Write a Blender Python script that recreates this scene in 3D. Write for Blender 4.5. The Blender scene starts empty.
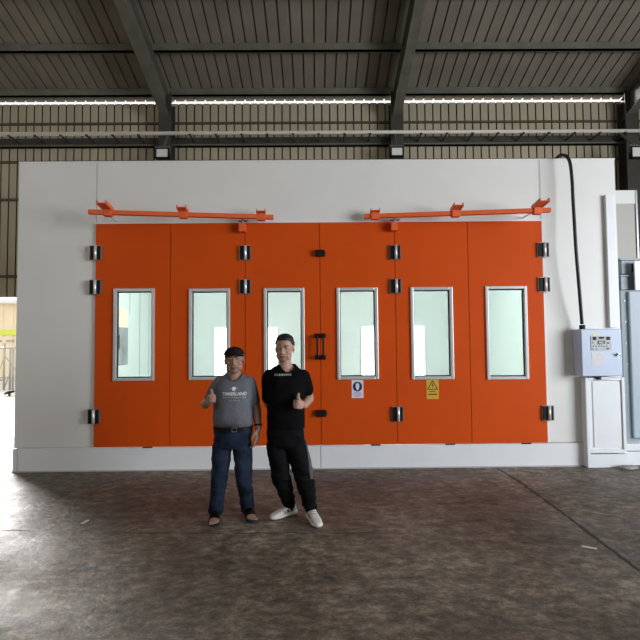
import bpy, bmesh, math, random
import numpy as np
from mathutils import Vector, Matrix, Euler, noise
from mathutils.bvhtree import BVHTree
R = math.radians
random.seed(7)
scene = bpy.context.scene
COL = scene.collection

# ------------------------------------------------------------------ camera
F = 480.0
CAM = Vector((0, 0, 1.65))
M3 = (Matrix.Rotation(R(-0.45), 4, 'Z') @ Matrix.Rotation(R(92.5), 4, 'X') @ Matrix.Rotation(R(-0.5), 4, 'Z'))
cd = bpy.data.cameras.new('camera'); cam = bpy.data.objects.new('camera', cd); COL.objects.link(cam)
cam.matrix_world = Matrix.Translation(CAM) @ M3
cd.sensor_width = 36; cd.lens = 27.0; cd.clip_end = 300; cd.clip_start = .05
scene.camera = cam
def ray(px, py): return M3.to_3x3() @ Vector(((px-320)/F, (320-py)/F, -1))
def at(px, py, Y):
    d = ray(px, py); return CAM + d*(Y/d.y)
def ground(px, py, z=0):
    d = ray(px, py); return CAM + d*((z-CAM.z)/d.z)

# ------------------------------------------------------------------ materials
def nmat(name):
    m = bpy.data.materials.new(name); m.use_nodes = True
    nt = m.node_tree; return m, nt, nt.nodes['Principled BSDF']
def mat(name, col, rough=.5, metal=0, var=0, scale=4, bump=0, bscale=60, spec=.5, stretch=None, var2=None):
    m, nt, b = nmat(name)
    b.inputs['Roughness'].default_value = rough; b.inputs['Metallic'].default_value = metal
    b.inputs['Specular IOR Level'].default_value = spec
    c4 = (*col, 1)
    b.inputs['Base Color'].default_value = c4
    tc = nt.nodes.new('ShaderNodeTexCoord'); src = tc.outputs['Object']
    if stretch:
        mp = nt.nodes.new('ShaderNodeMapping'); mp.inputs['Scale'].default_value = stretch
        nt.links.new(src, mp.inputs[0]); src = mp.outputs[0]
    n = nt.nodes.new('ShaderNodeTexNoise'); n.inputs['Scale'].default_value = scale; n.inputs['Detail'].default_value = 5
    nt.links.new(src, n.inputs['Vector'])
    cr = nt.nodes.new('ShaderNodeValToRGB'); cr.color_ramp.elements[0].position = .3; cr.color_ramp.elements[1].position = .72
    v = max(var, .02)
    cr.color_ramp.elements[0].color = (*[c*(1-v) for c in col], 1)
    cr.color_ramp.elements[1].color = (*(var2 if var2 else [min(1, c*(1+v)) for c in col]), 1)
    nt.links.new(n.outputs['Fac'], cr.inputs[0]); nt.links.new(cr.outputs[0], b.inputs['Base Color'])
    if bump:
        n2 = nt.nodes.new('ShaderNodeTexNoise'); n2.inputs['Scale'].default_value = bscale; n2.inputs['Detail'].default_value = 4
        nt.links.new(src, n2.inputs['Vector'])
        bp = nt.nodes.new('ShaderNodeBump'); bp.inputs['Strength'].default_value = bump; bp.inputs['Distance'].default_value = .01
        nt.links.new(n2.outputs['Fac'], bp.inputs['Height']); nt.links.new(bp.outputs[0], b.inputs['Normal'])
    return m
def emit(name, col, s):
    m, nt, b = nmat(name)
    b.inputs['Base Color'].default_value = (*col, 1)
    b.inputs['Emission Color'].default_value = (*col, 1); b.inputs['Emission Strength'].default_value = s
    return m
def glass(name, tint=(.93, .97, .96)):
    m = bpy.data.materials.new(name); m.use_nodes = True; nt = m.node_tree; nt.nodes.clear()
    o = nt.nodes.new('ShaderNodeOutputMaterial'); mx = nt.nodes.new('ShaderNodeMixShader')
    t = nt.nodes.new('ShaderNodeBsdfTransparent'); g = nt.nodes.new('ShaderNodeBsdfGlossy'); f = nt.nodes.new('ShaderNodeFresnel')
    f.inputs[0].default_value = 1.45; t.inputs[0].default_value = (*tint, 1); g.inputs['Roughness'].default_value = .02
    nt.links.new(f.outputs[0], mx.inputs[0]); nt.links.new(t.outputs[0], mx.inputs[1]); nt.links.new(g.outputs[0], mx.inputs[2])
    nt.links.new(mx.outputs[0], o.inputs[0]); return m

M = dict(
    wall=mat('booth_white_panel', (.765, .755, .738), .42, var=.03, scale=1.2, bump=.03, bscale=3),
    plinth=mat('booth_plinth_white', (.80, .81, .84), .4, var=.03, scale=2),
    orange=mat('orange_door_paint', (.64, .078, .0055), .55, var=.05, scale=1.5, spec=.12, bump=.02, bscale=4),
    railo=mat('orange_rail_paint', (.78, .13, .03), .45, var=.06, scale=8),
    alu=mat('brushed_aluminium_frame', (.62, .62, .62), .35, metal=.35, var=.05, scale=20),
    black=mat('black_plastic', (.008, .008, .009), .5, var=.1, scale=30, spec=.2),
    chrome=mat('chrome_metal', (.92, .92, .92), .32, metal=.55),
    steelgrey=mat('hinge_grey_metal', (.30, .30, .31), .35, metal=.6),
    seam=mat('dark_joint_sealant', (.52, .50, .47), .7),
    oseam=mat('dark_orange_joint_gasket', (.16, .035, .012), .6),  # dark orange strip closing the joint between door panels
    clad=mat('beige_corrugated_cladding', (.48, .415, .30), .5, var=.1, scale=1.0, stretch=(1.5, 1, .3)),
    rib=mat('groove_shade_and_girt_brown', (.10, .07, .045), .6, var=.15, scale=5),  # sheet grooves: recess shade put into the colour; thin girts are dark themselves
    roofm=mat('roof_sheet_grey_brown', (.25, .22, .18), .6, var=.14, scale=1.2),
    steel=mat('dark_grey_green_steel', (.15, .147, .118), .55, var=.2, scale=3),
    steelb=mat('dark_painted_steel', (.05, .046, .038), .55, var=.2, scale=3),
    pipe=mat('pale_galvanised_pipe', (.80, .75, .67), .4, var=.06, scale=5),
    inner=mat('booth_interior_white', (.62, .70, .685), .35, var=.02, scale=1),
    tube=emit('lamp_tube_white', (1, 1, .99), 2.6),
    lamp=emit('booth_ceiling_lamp', (.94, 1.0, .985), 13.0),
    glass=glass('window_glass'),
    box=mat('pale_blue_powder_coat', (.52, .61, .78), .4, var=.03, scale=4),
    cab=mat('grey_blue_sheet_metal', (.26, .31, .35), .5, var=.08, scale=2),
    duct=mat('galvanised_duct_grey', (.22, .25, .27), .5, metal=.3, var=.15, scale=6),
    greyp=mat('light_grey_sandwich_panel', (.43, .41, .38), .5, var=.05, scale=1),
    rubber=mat('black_rubber', (.008, .008, .009), .45),
    white=mat('white_print', (.85, .85, .85), .6),
    cream=mat('cream_outdoor_cladding', (.92, .80, .60), .7, var=.05, scale=1),
    lime=mat('yellow_green_band', (.75, .85, .12), .6),
    galv=mat('galvanised_scaffold', (.45, .46, .47), .4, metal=.5),
)
def floor_mat():
    m, nt, b = nmat('stained_concrete_floor')
    L = nt.links.new; N = nt.nodes.new
    tc = N('ShaderNodeTexCoord')
    def nz(s, d=6, r=.6, st=None, dist=0):
        n = N('ShaderNodeTexNoise'); n.inputs['Scale'].default_value = s; n.inputs['Detail'].default_value = d; n.inputs['Roughness'].default_value = r; n.inputs['Distortion'].default_value = dist
        if st:
            mp = N('ShaderNodeMapping'); mp.inputs['Scale'].default_value = st; L(tc.outputs['Object'], mp.inputs[0]); L(mp.outputs[0], n.inputs['Vector'])
        else: L(tc.outputs['Object'], n.inputs['Vector'])
        return n.outputs['Fac']
    def ramp(f, stops):
        c = N('ShaderNodeValToRGB'); e = c.color_ramp.elements
        while len(e) < len(stops): e.new(.5)
        for k, (p, col) in enumerate(stops): e[k].position = p; e[k].color = (*col, 1)
        L(f, c.inputs[0]); return c.outputs[0]
    def mix(f, a, c, mode='MIX'):
        x = N('ShaderNodeMix'); x.data_type = 'RGBA'; x.blend_type = mode
        if isinstance(f, float): x.inputs[0].default_value = f
        else: L(f, x.inputs[0])
        L(a, x.inputs[6]); L(c, x.inputs[7]); return x.outputs[2]
    base = ramp(nz(.55, 6, .62, None, .6), [(.3, (.078, .060, .043)), (.5, (.155, .127, .095)), (.7, (.27, .235, .185))])
    fine = ramp(nz(7, 12, .85, (1, 1.5, 1)), [(.38, (.25, .23, .21)), (.5, (.85, .85, .85)), (.60, (1.95, 1.9, 1.8))])
    c = mix(1.0, base, fine, 'MULTIPLY')
    spots = ramp(nz(3.2, 5, .7, None, 1.2), [(.54, (0, 0, 0)), (.66, (.8, .8, .8))])
    dark = ramp(nz(40, 2), [(0, (.06, .045, .035)), (1, (.08, .06, .05))])
    c = mix(spots, c, dark)
    speck = ramp(nz(45, 3, .8), [(.64, (0, 0, 0)), (.72, (.6, .6, .6))])
    pale = ramp(nz(12, 2), [(0, (.33, .30, .26)), (1, (.42, .38, .34))])
    c = mix(speck, c, pale)
    L(c, b.inputs['Base Color'])
    rg = ramp(nz(2.2, 6, .7), [(.3, (.42, .42, .42)), (.7, (.75, .75, .75))])
    L(rg, b.inputs['Roughness'])
    b.inputs['Specular IOR Level'].default_value = .55
    bp = N('ShaderNodeBump'); bp.inputs['Strength'].default_value = .9; bp.inputs['Distance'].default_value = .015
    L(nz(11, 8, .75), bp.inputs['Height']); L(bp.outputs[0], b.inputs['Normal'])
    return m
M['floor'] = floor_mat()

# ------------------------------------------------------------------ mesh helpers
def BM(): return bmesh.new()
def box(bm, x0, x1, y0, y1, z0, z1, mi=0):
    v = [bm.verts.new(p) for p in ((x0,y0,z0),(x1,y0,z0),(x1,y1,z0),(x0,y1,z0),(x0,y0,z1),(x1,y0,z1),(x1,y1,z1),(x0,y1,z1))]
    for f in ((0,3,2,1),(4,5,6,7),(0,1,5,4),(1,2,6,5),(2,3,7,6),(3,0,4,7)):
        bm.faces.new([v[i] for i in f]).material_index = mi
def frame_axes(d):
    d = Vector(d).normalized(); up = Vector((0,0,1)) if abs(d.z) < .95 else Vector((0,1,0))
    s = d.cross(up).normalized(); u = s.cross(d).normalized(); return d, s, u
def bar(bm, a, b, w, h, up=None, mi=0):
    """rectangular bar from a to b: w across, h along up"""
    a, b = Vector(a), Vector(b); d, s, u = frame_axes(b-a)
    if up is not None:
        s = d.cross(Vector(up)).normalized(); u = s.cross(d).normalized()
    vs = []
    for p in (a, b):
        for (i, j) in ((-1,-1),(1,-1),(1,1),(-1,1)):
            vs.append(bm.verts.new(p + s*i*w/2 + u*j*h/2))
    for f in ((0,3,2,1),(4,5,6,7),(0,1,5,4),(1,2,6,5),(2,3,7,6),(3,0,4,7)):
        bm.faces.new([vs[i] for i in f]).material_index = mi
def tube(bm, pts, r, n=12, mi=0, r2=None):
    pts = [Vector(p) for p in pts]; rings = []
    for i, p in enumerate(pts):
        d = (pts[min(i+1, len(pts)-1)] - pts[max(i-1, 0)])
        if i == 0: D, s, u = frame_axes(d)
        else:
            D = d.normalized(); s = (s - D*s.dot(D)).normalized(); u = s.cross(D)
        rr = r if r2 is None else r + (r2-r)*i/(len(pts)-1)
        if isinstance(r, (list, tuple)): rr = r[i]
        rings.append([bm.verts.new(p + (s*math.cos(t)+u*math.sin(t))*rr) for t in [2*math.pi*k/n for k in range(n)]])
    for a, b in zip(rings, rings[1:]):
        for k in range(n):
            f = bm.faces.new((a[k], a[(k+1)%n], b[(k+1)%n], b[k])); f.smooth = True; f.material_index = mi
    bm.faces.new(rings[0][::-1]).material_index = mi; bm.faces.new(rings[-1]).material_index = mi
def catmull(pts, n=8):
    P = [Vector(p) for p in pts]; P = [P[0]*2-P[1]] + P + [P[-1]*2-P[-2]]; out = []
    for i in range(1, len(P)-2):
        for k in range(n):
            t = k/n; a, b, c, d = P[i-1:i+3]
            out.append(.5*((2*b)+(c-a)*t+(2*a-5*b+4*c-d)*t*t+(3*b-a-3*c+d)*t**3))
    out.append(P[-2]); return out
ORG = {}
def link(name, me, m, parent=None, origin=None, smooth=False):
    o = bpy.data.objects.new(name, me); COL.objects.link(o)
    if parent is not None:
        o.parent = parent; org = ORG[parent.name]
        me.transform(Matrix.Translation(-org)); ORG[o.name] = org
    else:
        org = Vector(origin) if origin is not None else Vector((0,0,0))
        me.transform(Matrix.Translation(-org)); o.location = org; ORG[o.name] = org
    for x in (m if isinstance(m, (list, tuple)) else [m]): me.materials.append(x)
    return o
def obj(name, bm, m, parent=None, origin=None, bevel=0, smooth=False):
    bmesh.ops.recalc_face_normals(bm, faces=bm.faces)
    me = bpy.data.meshes.new(name)
    if smooth:
        for f in bm.faces: f.smooth = True
    if parent is None and origin is None:
        xs = [v.co for v in bm.verts]
        lo = [min(c[i] for c in xs) for i in range(3)]; hi = [max(c[i] for c in xs) for i in range(3)]
        origin = ((lo[0]+hi[0])/2, (lo[1]+hi[1])/2, lo[2])
    bm.to_mesh(me); bm.free()
    o = link(name, me, m, parent, origin)
    if bevel:
        b = o.modifiers.new('bevel', 'BEVEL'); b.width = bevel; b.segments = 2; b.limit_method = 'ANGLE'
    return o
def tag(o, label=None, cat=None, group=None, kind=None):
    if label: o['label'] = label
    if cat: o['category'] = cat
    if group: o['group'] = group
    if kind: o['kind'] = kind
    return o
def thing(name, loc, label, cat, group=None):
    o = bpy.data.objects.new(name, None); COL.objects.link(o); o.location = loc; ORG[o.name] = Vector(loc)
    o.empty_display_size = .1
    return tag(o, label, cat, group)
def struct(name, bm, m, **k): return tag(obj(name, bm, m, **k), kind='structure')

# ------------------------------------------------------------------ building shell
YB = 12.4                                   # back wall of the hall
ZE = at(320, 100.8, YB).z                     # eave height
SL = math.tan(R(17))
XOP = math.floor((at(14.5, 345, YB).x + .6)/.2095)*.2095              # right jamb of the opening behind the booth's left end
ZOP = at(8, 297, YB).z
bm = BM(); box(bm, -17, 17, -9, YB+.25, -.3, 0)
struct('floor', bm, M['floor'])
bm = BM(); box(bm, -60, 60, YB+.25, 70, -.35, -.02); box(bm, -60, 60, -60, -9, -.35, -.02); box(bm, -60, -17, -9, YB+.25, -.35, -.02); box(bm, 17, 60, -9, YB+.25, -.35, -.02); 
struct('ground', bm, mat('pale_outdoor_concrete', (.62, .58, .52), .8, var=.1, scale=1))

PIT = .2095
def cladding(bm, x0, x1, z0, z1, Y):
    k = math.floor(x0/PIT)
    x = x0
    while x < x1 - 1e-6:
        nx = min((math.floor(x/PIT+1e-6)+1)*PIT, x1)
        g = min(.036, nx-x)
        box(bm, x, nx-g, Y, Y+.012, z0, z1)                 # flat pan
        if g > .02: box(bm, nx-g, nx, Y+.045, Y+.055, z0, z1, 1); box(bm, nx-g-.004, nx-g, Y+.012, Y+.05, z0, z1, 1); box(bm, nx-.004, nx, Y+.012, Y+.05, z0, z1, 1)
        x = nx
bm = BM()
cladding(bm, XOP, 17, 0, ZE-.06, YB)
cladding(bm, -17, XOP, ZOP, ZE-.06, YB)
struct('wall_back', bm, [M['clad'], M['rib']])
bm = BM(); box(bm, -17.02, -16.9, -9, YB, 0, 8.2); struct('wall_left', bm, M['clad'])
bm = BM(); box(bm, -17, 17, -9.1, -9, 0, 13.5); struct('wall_front', bm, mat('front_wall_paint', (.45, .43, .38), .7, var=.05))
bm = BM(); box(bm, 11.2, 11.3, 4, YB, 0, 11); box(bm, 11.2, 11.3, -9, 4, 6.2, 14.6); box(bm, 11.2, 11.3, -9, -5, 0, 6.2); struct('wall_right', bm, M['clad'])
# roof: sheets with ribs running down the slope
def zr(Y): return ZE + .02 + SL*(YB-Y)
bm = BM()
y0, y1 = -9.0, YB+.03
x = -17.0
while x < 17:
    for (a, b, dz, mi) in ((x, x+PIT*1.25-.035, 0, 0), (x+PIT*1.25-.035, x+PIT*1.25, .045, 1)):
        v = [bm.verts.new(p) for p in ((a,y0,zr(y0)+dz),(b,y0,zr(y0)+dz),(b,y1,zr(y1)+dz),(a,y1,zr(y1)+dz))]
        w = [bm.verts.new(q.co + Vector((0,0,.05-dz+.02))) for q in v]
        bm.faces.new(v).material_index = mi; bm.faces.new(w[::-1]).material_index = mi
        for i in range(4): bm.faces.new((v[i], v[(i+1)%4], w[(i+1)%4], w[i])).material_index = mi
    x += PIT*1.25
struct('ceiling', bm, [M['roofm'], M['rib']])
# purlins
for k in range(10):
    Y = 12.02 - k*1.25
    bm = BM(); z = zr(Y)
    box(bm, -17, 17, Y-.03, Y+.03, z-.19, z-.005); box(bm, -17, 17, Y-.03, Y+.06, z-.19, z-.165)
    struct('beam', bm, M['steel'])
# columns and rafters
CXS = [at(p, 120, 12.1).x for p in (167, 396, 627.5)]
for px, py in ((167, 120), (396, 120), (627.5, 120)):
    c = at(px, py, 12.1); X = c.x
    bm = BM()
    w = .16
    box(bm, X-w, X+w, 11.93, 11.95, 0, ZE+.0); box(bm, X-w, X+w, 12.26, 12.28, 0, ZE-.2); box(bm, X-.01, X+.01, 11.95, 12.26, 0, ZE-.1)
    struct('column', bm, M['steelb'])
    bm = BM()
    def raf(d0, d1, ya, yb, ww):
        v = []
        for (Y, t0, t1) in ((ya, d0[0], d1[0]), (yb, d0[1], d1[1])):
            for xx, t in ((-ww, t0), (ww, t0), (ww, t1), (-ww, t1)): v.append(bm.verts.new((X+xx, Y, zr(Y)-t)))
        for f in ((0,1,2,3),(7,6,5,4),(0,4,5,1),(1,5,6,2),(2,6,7,3),(3,7,4,0)): bm.faces.new([v[i] for i in f])
    raf((.20,.20), (.50,.75), -8.9, 12.2, .012)       # web
    raf((.20,.20), (.22,.22), -8.9, 12.2, .11)        # top flange
    raf((.50,.75), (.52,.77), -8.9, 12.2, .11)        # bottom flange
    struct('beam', bm, M['steel'])
# girts on the wall
for py, h, dp in ((121.5, .05, .05), (141.5, .22, .12), (159.5, .05, .05)):
    z = at(320, py, 12.3).z
    bm = BM(); box(bm, -17, 17, 12.395-dp, 12.395, z-h/2, z+h/2)
    if h > .1: box(bm, -17, 17, 12.395-dp-.05, 12.395, z-h/2, z-h/2+.03, 1)
    struct('trim', bm, [M['steelb'], M['steel']] if h > .1 else M['rib'])
for py in (199, 276):
    z = at(8, py, 12.3).z
    bm = BM(); box(bm, -17, XOP+2, 12.345, 12.395, z-.03, z+.03); struct('trim', bm, M['rib'])
bm = BM(); box(bm, XOP, XOP+.12, 12.2, 12.395, 0, ZOP); struct('trim', bm, M['steel'])
z = at(320, 132.5, 11.85).z
pr = thing('pipe_run', (0, 11.85, z), 'long pale pipe running straight along the back wall above the booth on small dark hooks', 'pipe')
bm = BM(); tube(bm, [(-14, 11.85, z), (14, 11.85, z)], .046, 10); obj('pipe', bm, M['pipe'], pr)
zg = at(320, 141.5, 12.3).z
for k in range(-13, 14):
    X = k*.645 + .1
    if any(abs(X-q) < .24 for q in CXS): continue
    bm = BM(); bar(bm, (X, 11.83, z-.05), (X, 12.27, zg-.02), .035, .03); bar(bm, (X-.03, 11.83, z-.045), (X+.03, 11.83, z-.045), .03, .03)
    obj('bracket', bm, M['steelb'], pr)

# floodlights under the pipe
def flood(px, py, Y, label, tilt=0, s=1.0):
    c = at(px, py, Y)
    t = thing('floodlight', c, label, 'floodlight', None)
    bm = BM(); w, h = .17*s, .13*s
    for (a, b, cc, d) in ((-w, w, -h, -h+.03), (-w, w, h-.03, h), (-w, -w+.03, -h, h), (w-.03, w, -h, h)): box(bm, c.x+a, c.x+b, c.y-.05, c.y+.05, c.z+cc, c.z+d)
    box(bm, c.x-w, c.x+w, c.y+.03, c.y+.06, c.z-h, c.z+h)
    for k in range(6): box(bm, c.x-w+.02+k*.055*s, c.x-w+.03+k*.055*s, c.y+.06, c.y+.09, c.z-h, c.z+h)
    hs = obj('housing', bm, M['black'], t, bevel=.006)
    bm = BM(); box(bm, c.x-w+.03, c.x+w-.03, c.y-.03, c.y-.02, c.z-h+.03, c.z+h-.03)
    gl = obj('lens', bm, mat('floodlight_lens', (.8, .8, .76), .2), t)
    bm = BM(); bar(bm, (c.x, c.y+.05, c.z+h), (c.x+.02, 11.9, z-.02), .03, .05); bar(bm, (c.x-w-.01, c.y, c.z), (c.x-w-.01, c.y, c.z+h+.03), .012, .03); bar(bm, (c.x+w+.01, c.y, c.z), (c.x+w+.01, c.y, c.z+h+.03), .012, .03); bar(bm, (c.x-w-.015, c.y, c.z+h+.03), (c.x+w+.015, c.y, c.z+h+.03), .012, .03)
    obj('arm', bm, M['steel'], t)
flood(162.5, 153.5, 11.55, 'square black floodlight hanging at the steel column over the left door rail')
flood(397, 152, 11.55, 'square black floodlight hanging at the middle steel column above the wall top', s=.95)
flood(638, 152.5, 11.2, 'black floodlight at the far right edge beside the dark column', s=1.1)

# ------------------------------------------------------------------ spray booth
YF = 6.3
XL = at(16.5, 316, YF).x; XR = at(620, 320, YF).x; ZT = at(320, 161.5, YF).z
DX = [at(p, 335, YF).x for p in (95.5, 170.7, 245.7, 320.5, 395.7, 469, 544)]
ZD0 = at(320, 444.5, YF).z; ZD1 = at(320, 223, YF).z
booth = thing('spray_booth', ((XL+XR)/2, YF, 0), 'huge white panelled spray booth with six orange folding door panels filling the hall', 'spray booth')
YBK = 11.55
bm = BM()
T = .06
box(bm, XL, DX[0]-.03, YF, YF+T, ZD0, ZT); box(bm, DX[6]+.03, XR, YF, YF+T, ZD0, ZT); box(bm, DX[0]-.03, DX[6]+.03, YF, YF+T, ZD1+.03, ZT)
for X in (at(97, 190, YF).x, at(540, 190, YF).x): box(bm, X-.006, X+.006, YF-.003, YF, ZD1+.03, ZT, 1)
for X0, X1 in ((XL, DX[0]-.03), (DX[6]+.03, XR)): box(bm, X0, X1, YF-.002, YF, ZD0-.006, ZD0+.004, 1)
box(bm, XL-.005, XR+.005, YF-.006, YF+T+.01, ZT, ZT+.02)
obj('front_wall', bm, [M['wall'], M['seam']], booth)
bm = BM(); box(bm, XL, XR, YF-.025, YF+T, 0.012, ZD0-.012); 
for px in (18.5, 321): X = at(px, 458, YF).x; box(bm, X-.005, X+.005, YF-.028, YF-.024, .012, ZD0-.014, 1)
box(bm, XL-.01, XR, YF-.04, YF+T, 0, .014, 1)
obj('plinth', bm, [M['plinth'], M['seam']], booth)
bm = BM(); box(bm, XL, XL+T, YF+T, YBK, 0, ZT); obj('side_wall', bm, M['wall'], booth)
bm = BM(); box(bm, XR-T, XR, YF+T, YBK, 0, ZT); obj('side_wall', bm, M['inner'], booth)
bm = BM(); box(bm, XL, XR, YBK, YBK+T, 0, ZT); obj('rear_wall', bm, M['inner'], booth)
bm = BM(); box(bm, XL+T, XR-T, YF+T, YBK, ZT-.06, ZT); obj('roof', bm, M['inner'], booth)
bm = BM(); box(bm, XL+T, XR-T, YF+T, YBK, .0, .03); obj('booth_floor', bm, mat('booth_grating_grey', (.65, .68, .66), .5), booth)
bm = BM(); box(bm, XL+T, XL+T+.01, YF+T, YBK, .03, ZT-.06)
for k in range(1, 9): box(bm, XL+T+.01, XL+T+.014, 6.5+k*.57, 6.51+k*.57, .03, ZT-.07, 1)
il = obj('inner_lining', bm, [M['inner'], M['duct']], booth)
# trim frame round the doorway
bm = BM()
box(bm, DX[0]-.03, DX[0], YF-.012, YF+T, ZD0, ZD1+.03); box(bm, DX[6], DX[6]+.03, YF-.012, YF+T, ZD0, ZD1+.03); box(bm, DX[0], DX[6], YF-.012, YF+T, ZD1, ZD1+.03)
obj('door_frame', bm, M['plinth'], booth)
# personnel door on the inner left wall
px0, px1 = at(115, 300, 9.0), 0
xw = XL+T+.012
def onwall(px, py):
    d = ray(px, py); return CAM + d*((xw-CAM.x)/d.x)
a = onwall(112, 300); b_ = onwall(131, 300)
pd_y0, pd_y1 = a.y, b_.y
bm = BM(); box(bm, xw, xw+.02, pd_y0, pd_y1, .05, 2.25)
pdoor = tag(obj('door', bm, M['inner'], booth), 'pale personnel door on the booth inner side wall')
w0, w1 = onwall(117.5, 340), onwall(126.5, 340)
zt_, zm_, zb_ = onwall(122, 308.5).z, onwall(122, 327.5).z, onwall(122, 365).z
bm = BM(); box(bm, xw+.02, xw+.03, w0.y, w1.y, zm_, zt_); box(bm, xw+.02, xw+.03, w0.y, w1.y, zb_, zm_, 1)
obj('window', bm, [mat('outdoor_light_cream', (.85, .76, .58), .4), mat('outdoor_view_grey', (.30, .32, .34), .2, var=.3, scale=3)], pdoor)  # bright outdoor light and view put into the colours of opaque panes
h = onwall(116, 342); bm = BM(); box(bm, xw+.02, xw+.06, h.y-.03, h.y+.03, h.z-.13, h.z+.13); obj('handle', bm, M['black'], pdoor)
# striped light panels on the rear wall
for (p0, p1) in ((214.5, 278), (361, 424.5)):
    X0, X1 = at(p0, 350, YBK).x, at(p1, 350, YBK).x; Zt = at(320, 325.5, YBK).z
    bm = BM(); box(bm, X0, X1, YBK-.05, YBK, .1, Zt)
    lp = tag(obj('lamp_panel', bm, M['inner'], booth), 'bright striped light panel on the rear wall')
    n = 12; w = (X1-X0)/n
    for k in range(n):
        bm = BM(); tube(bm, [(X0+(k+.5)*w, YBK-.08, .15), (X0+(k+.5)*w, YBK-.08, Zt-.05)], w*.40, 10); obj('lamp_tube', bm, M['tube'], lp)
# ceiling lamps inside
for X in (-2.6, 0, 2.6):
    bm = BM(); box(bm, X-.35, X+.35, 7.0, 10.0, ZT-.12, ZT-.06); lf = obj('ceiling_lamp', bm, M['steelgrey'], booth)
    bm = BM(); box(bm, X-.32, X+.32, 7.03, 9.97, ZT-.135, ZT-.12); obj('diffuser', bm, M['lamp'], lf)

# window pixel boxes (outer frame) for each of the six panels
WP = [(113, 288.5, 155, 381), (188.5, 288.5, 230.5, 380), (263.5, 288, 305, 380), (336.5, 287.5, 378.5, 379.5), (410.5, 287, 453.5, 379.5), (485.5, 286, 528, 379.5)]
HL = ['outer left', 'second', 'third', 'fourth', 'fifth', 'outer right']
doors = []
YD0, YD1 = YF-.03, YF+.03
for i in range(6):
    x0, x1 = DX[i]+.004, DX[i+1]-.004
    wp = WP[i]
    wx0, wx1 = at(wp[0]+.3, 335, YD0).x, at(wp[2]-.3, 335, YD0).x
    wz0 = (at(wp[0], wp[3], YD0).z+at(wp[2], wp[3], YD0).z)/2; wz1 = (at(wp[0], wp[1], YD0).z+at(wp[2], wp[1], YD0).z)/2
    bm = BM(); e = .02
    box(bm, x0, wx0+e, YD0, YD1, ZD0, ZD1); box(bm, wx1-e, x1, YD0, YD1, ZD0, ZD1)
    box(bm, wx0+e, wx1-e, YD0, YD1, ZD0, wz0+e); box(bm, wx0+e, wx1-e, YD0, YD1, wz1-e, ZD1)
    if i < 5: box(bm, x1, x1+.008, YD0+.012, YD1, ZD0, ZD1, 1)
    d = obj('door', bm, [M['orange'], M['oseam']], booth); doors.append(d)
    bm = BM(); t = .042
    for (a0, a1, c0, c1) in ((wx0, wx0+t, wz0, wz1), (wx1-t, wx1, wz0, wz1), (wx0+t, wx1-t, wz0, wz0+t), (wx0+t, wx1-t, wz1-t, wz1)):
        box(bm, a0, a1, YD0-.022, YD1+.01, c0, c1)
    fr = tag(obj('window_frame', bm, M['alu'], d, bevel=.008), 'silver metal frame around the glass')
    bm = BM(); 
    for (a0, a1, c0, c1) in ((wx0+t, wx0+t+.012, wz0+t, wz1-t), (wx1-t-.012, wx1-t, wz0+t, wz1-t), (wx0+t, wx1-t, wz0+t, wz0+t+.012), (wx0+t, wx1-t, wz1-t-.012, wz1-t)):
        box(bm, a0, a1, YD0+.02, YD0+.035, c0, c1)
    obj('gasket', bm, M['black'], d)
    bm = BM(); box(bm, wx0+t, wx1-t, YD0+.035, YD0+.041, wz0+t, wz1-t); obj('pane', bm, M['glass'], d)
    bm = BM(); X = x1-.28; box(bm, X-.06, X+.06, YD0-.01, YD0+.03, ZD0-.014, ZD0-.001); obj('door_guide', bm, M['black'], d)
# hinges
def hinge(X, z, d):
    bm = BM(); y = YD0; H = .092
    box(bm, X-.078, X-.062, y-.02, y, z-H, z+H, 1); box(bm, X+.062, X+.078, y-.02, y, z-H, z+H, 1)
    box(bm, X-.064, X+.064, y-.035, y, z-H+.004, z+H-.004, 0)
    tube(bm, [(X+.008, y-.045, z-H), (X+.008, y-.045, z+H)], .018, 14, 2)
    box(bm, X-.078, X+.078, y-.02, y, z+H-.006, z+H+.004, 1); box(bm, X-.078, X+.078, y-.02, y, z-H-.004, z-H+.006, 1)
    tag(obj('hinge', bm, [M['black'], M['steelgrey'], M['chrome']], d), 'black and chrome barrel hinge')
for k, d, yz in ((0, 0, (253.5, 287.5, 416)), (2, 1, (253.5, 287, 415)), (4, 4, (253, 286.5, 413.5)), (6, 5, (250.5, 285, 412.5))):
    for py in yz: hinge(DX[k]+(.0 if k else .01), at((96.5,0,246.5,0,395.5,0,544)[k], py, YF).z, doors[d])
# latches and pull handles at the centre
for py in (253.5, 413):
    c = at(320.5, py, YD0); bm = BM(); box(bm, DX[3]-.064, DX[3]+.064, YD0-.05, YD0, c.z-.043, c.z+.043); box(bm, DX[3]-.05, DX[3]+.075, YD0-.03, YD0, c.z-.03, c.z+.03)
    obj('latch', bm, M['black'], doors[3], bevel=.006)
for sx, d in ((-.042, 2), (.034, 3)):
    X = DX[3]+sx; z0, z1 = at(320, 358, YD0).z, at(320, 335, YD0).z
    bm = BM(); tube(bm, catmull([(X, YD0, z0+.01), (X, YD0-.06, z0+.01), (X, YD0-.085, z0+.03), (X, YD0-.085, z1-.03), (X, YD0-.06, z1-.01), (X, YD0, z1-.01)], 5), .013, 10)
    for z_ in (z0+.01, z1-.01): box(bm, X-.032, X+.032, YD0-.012, YD0, z_-.03, z_+.03); box(bm, X-.03, X+.03, YD0-.09, YD0-.01, z_-.012, z_+.012)
    tag(obj('handle', bm, M['black'], doors[d]), 'black pull handle')
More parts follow.
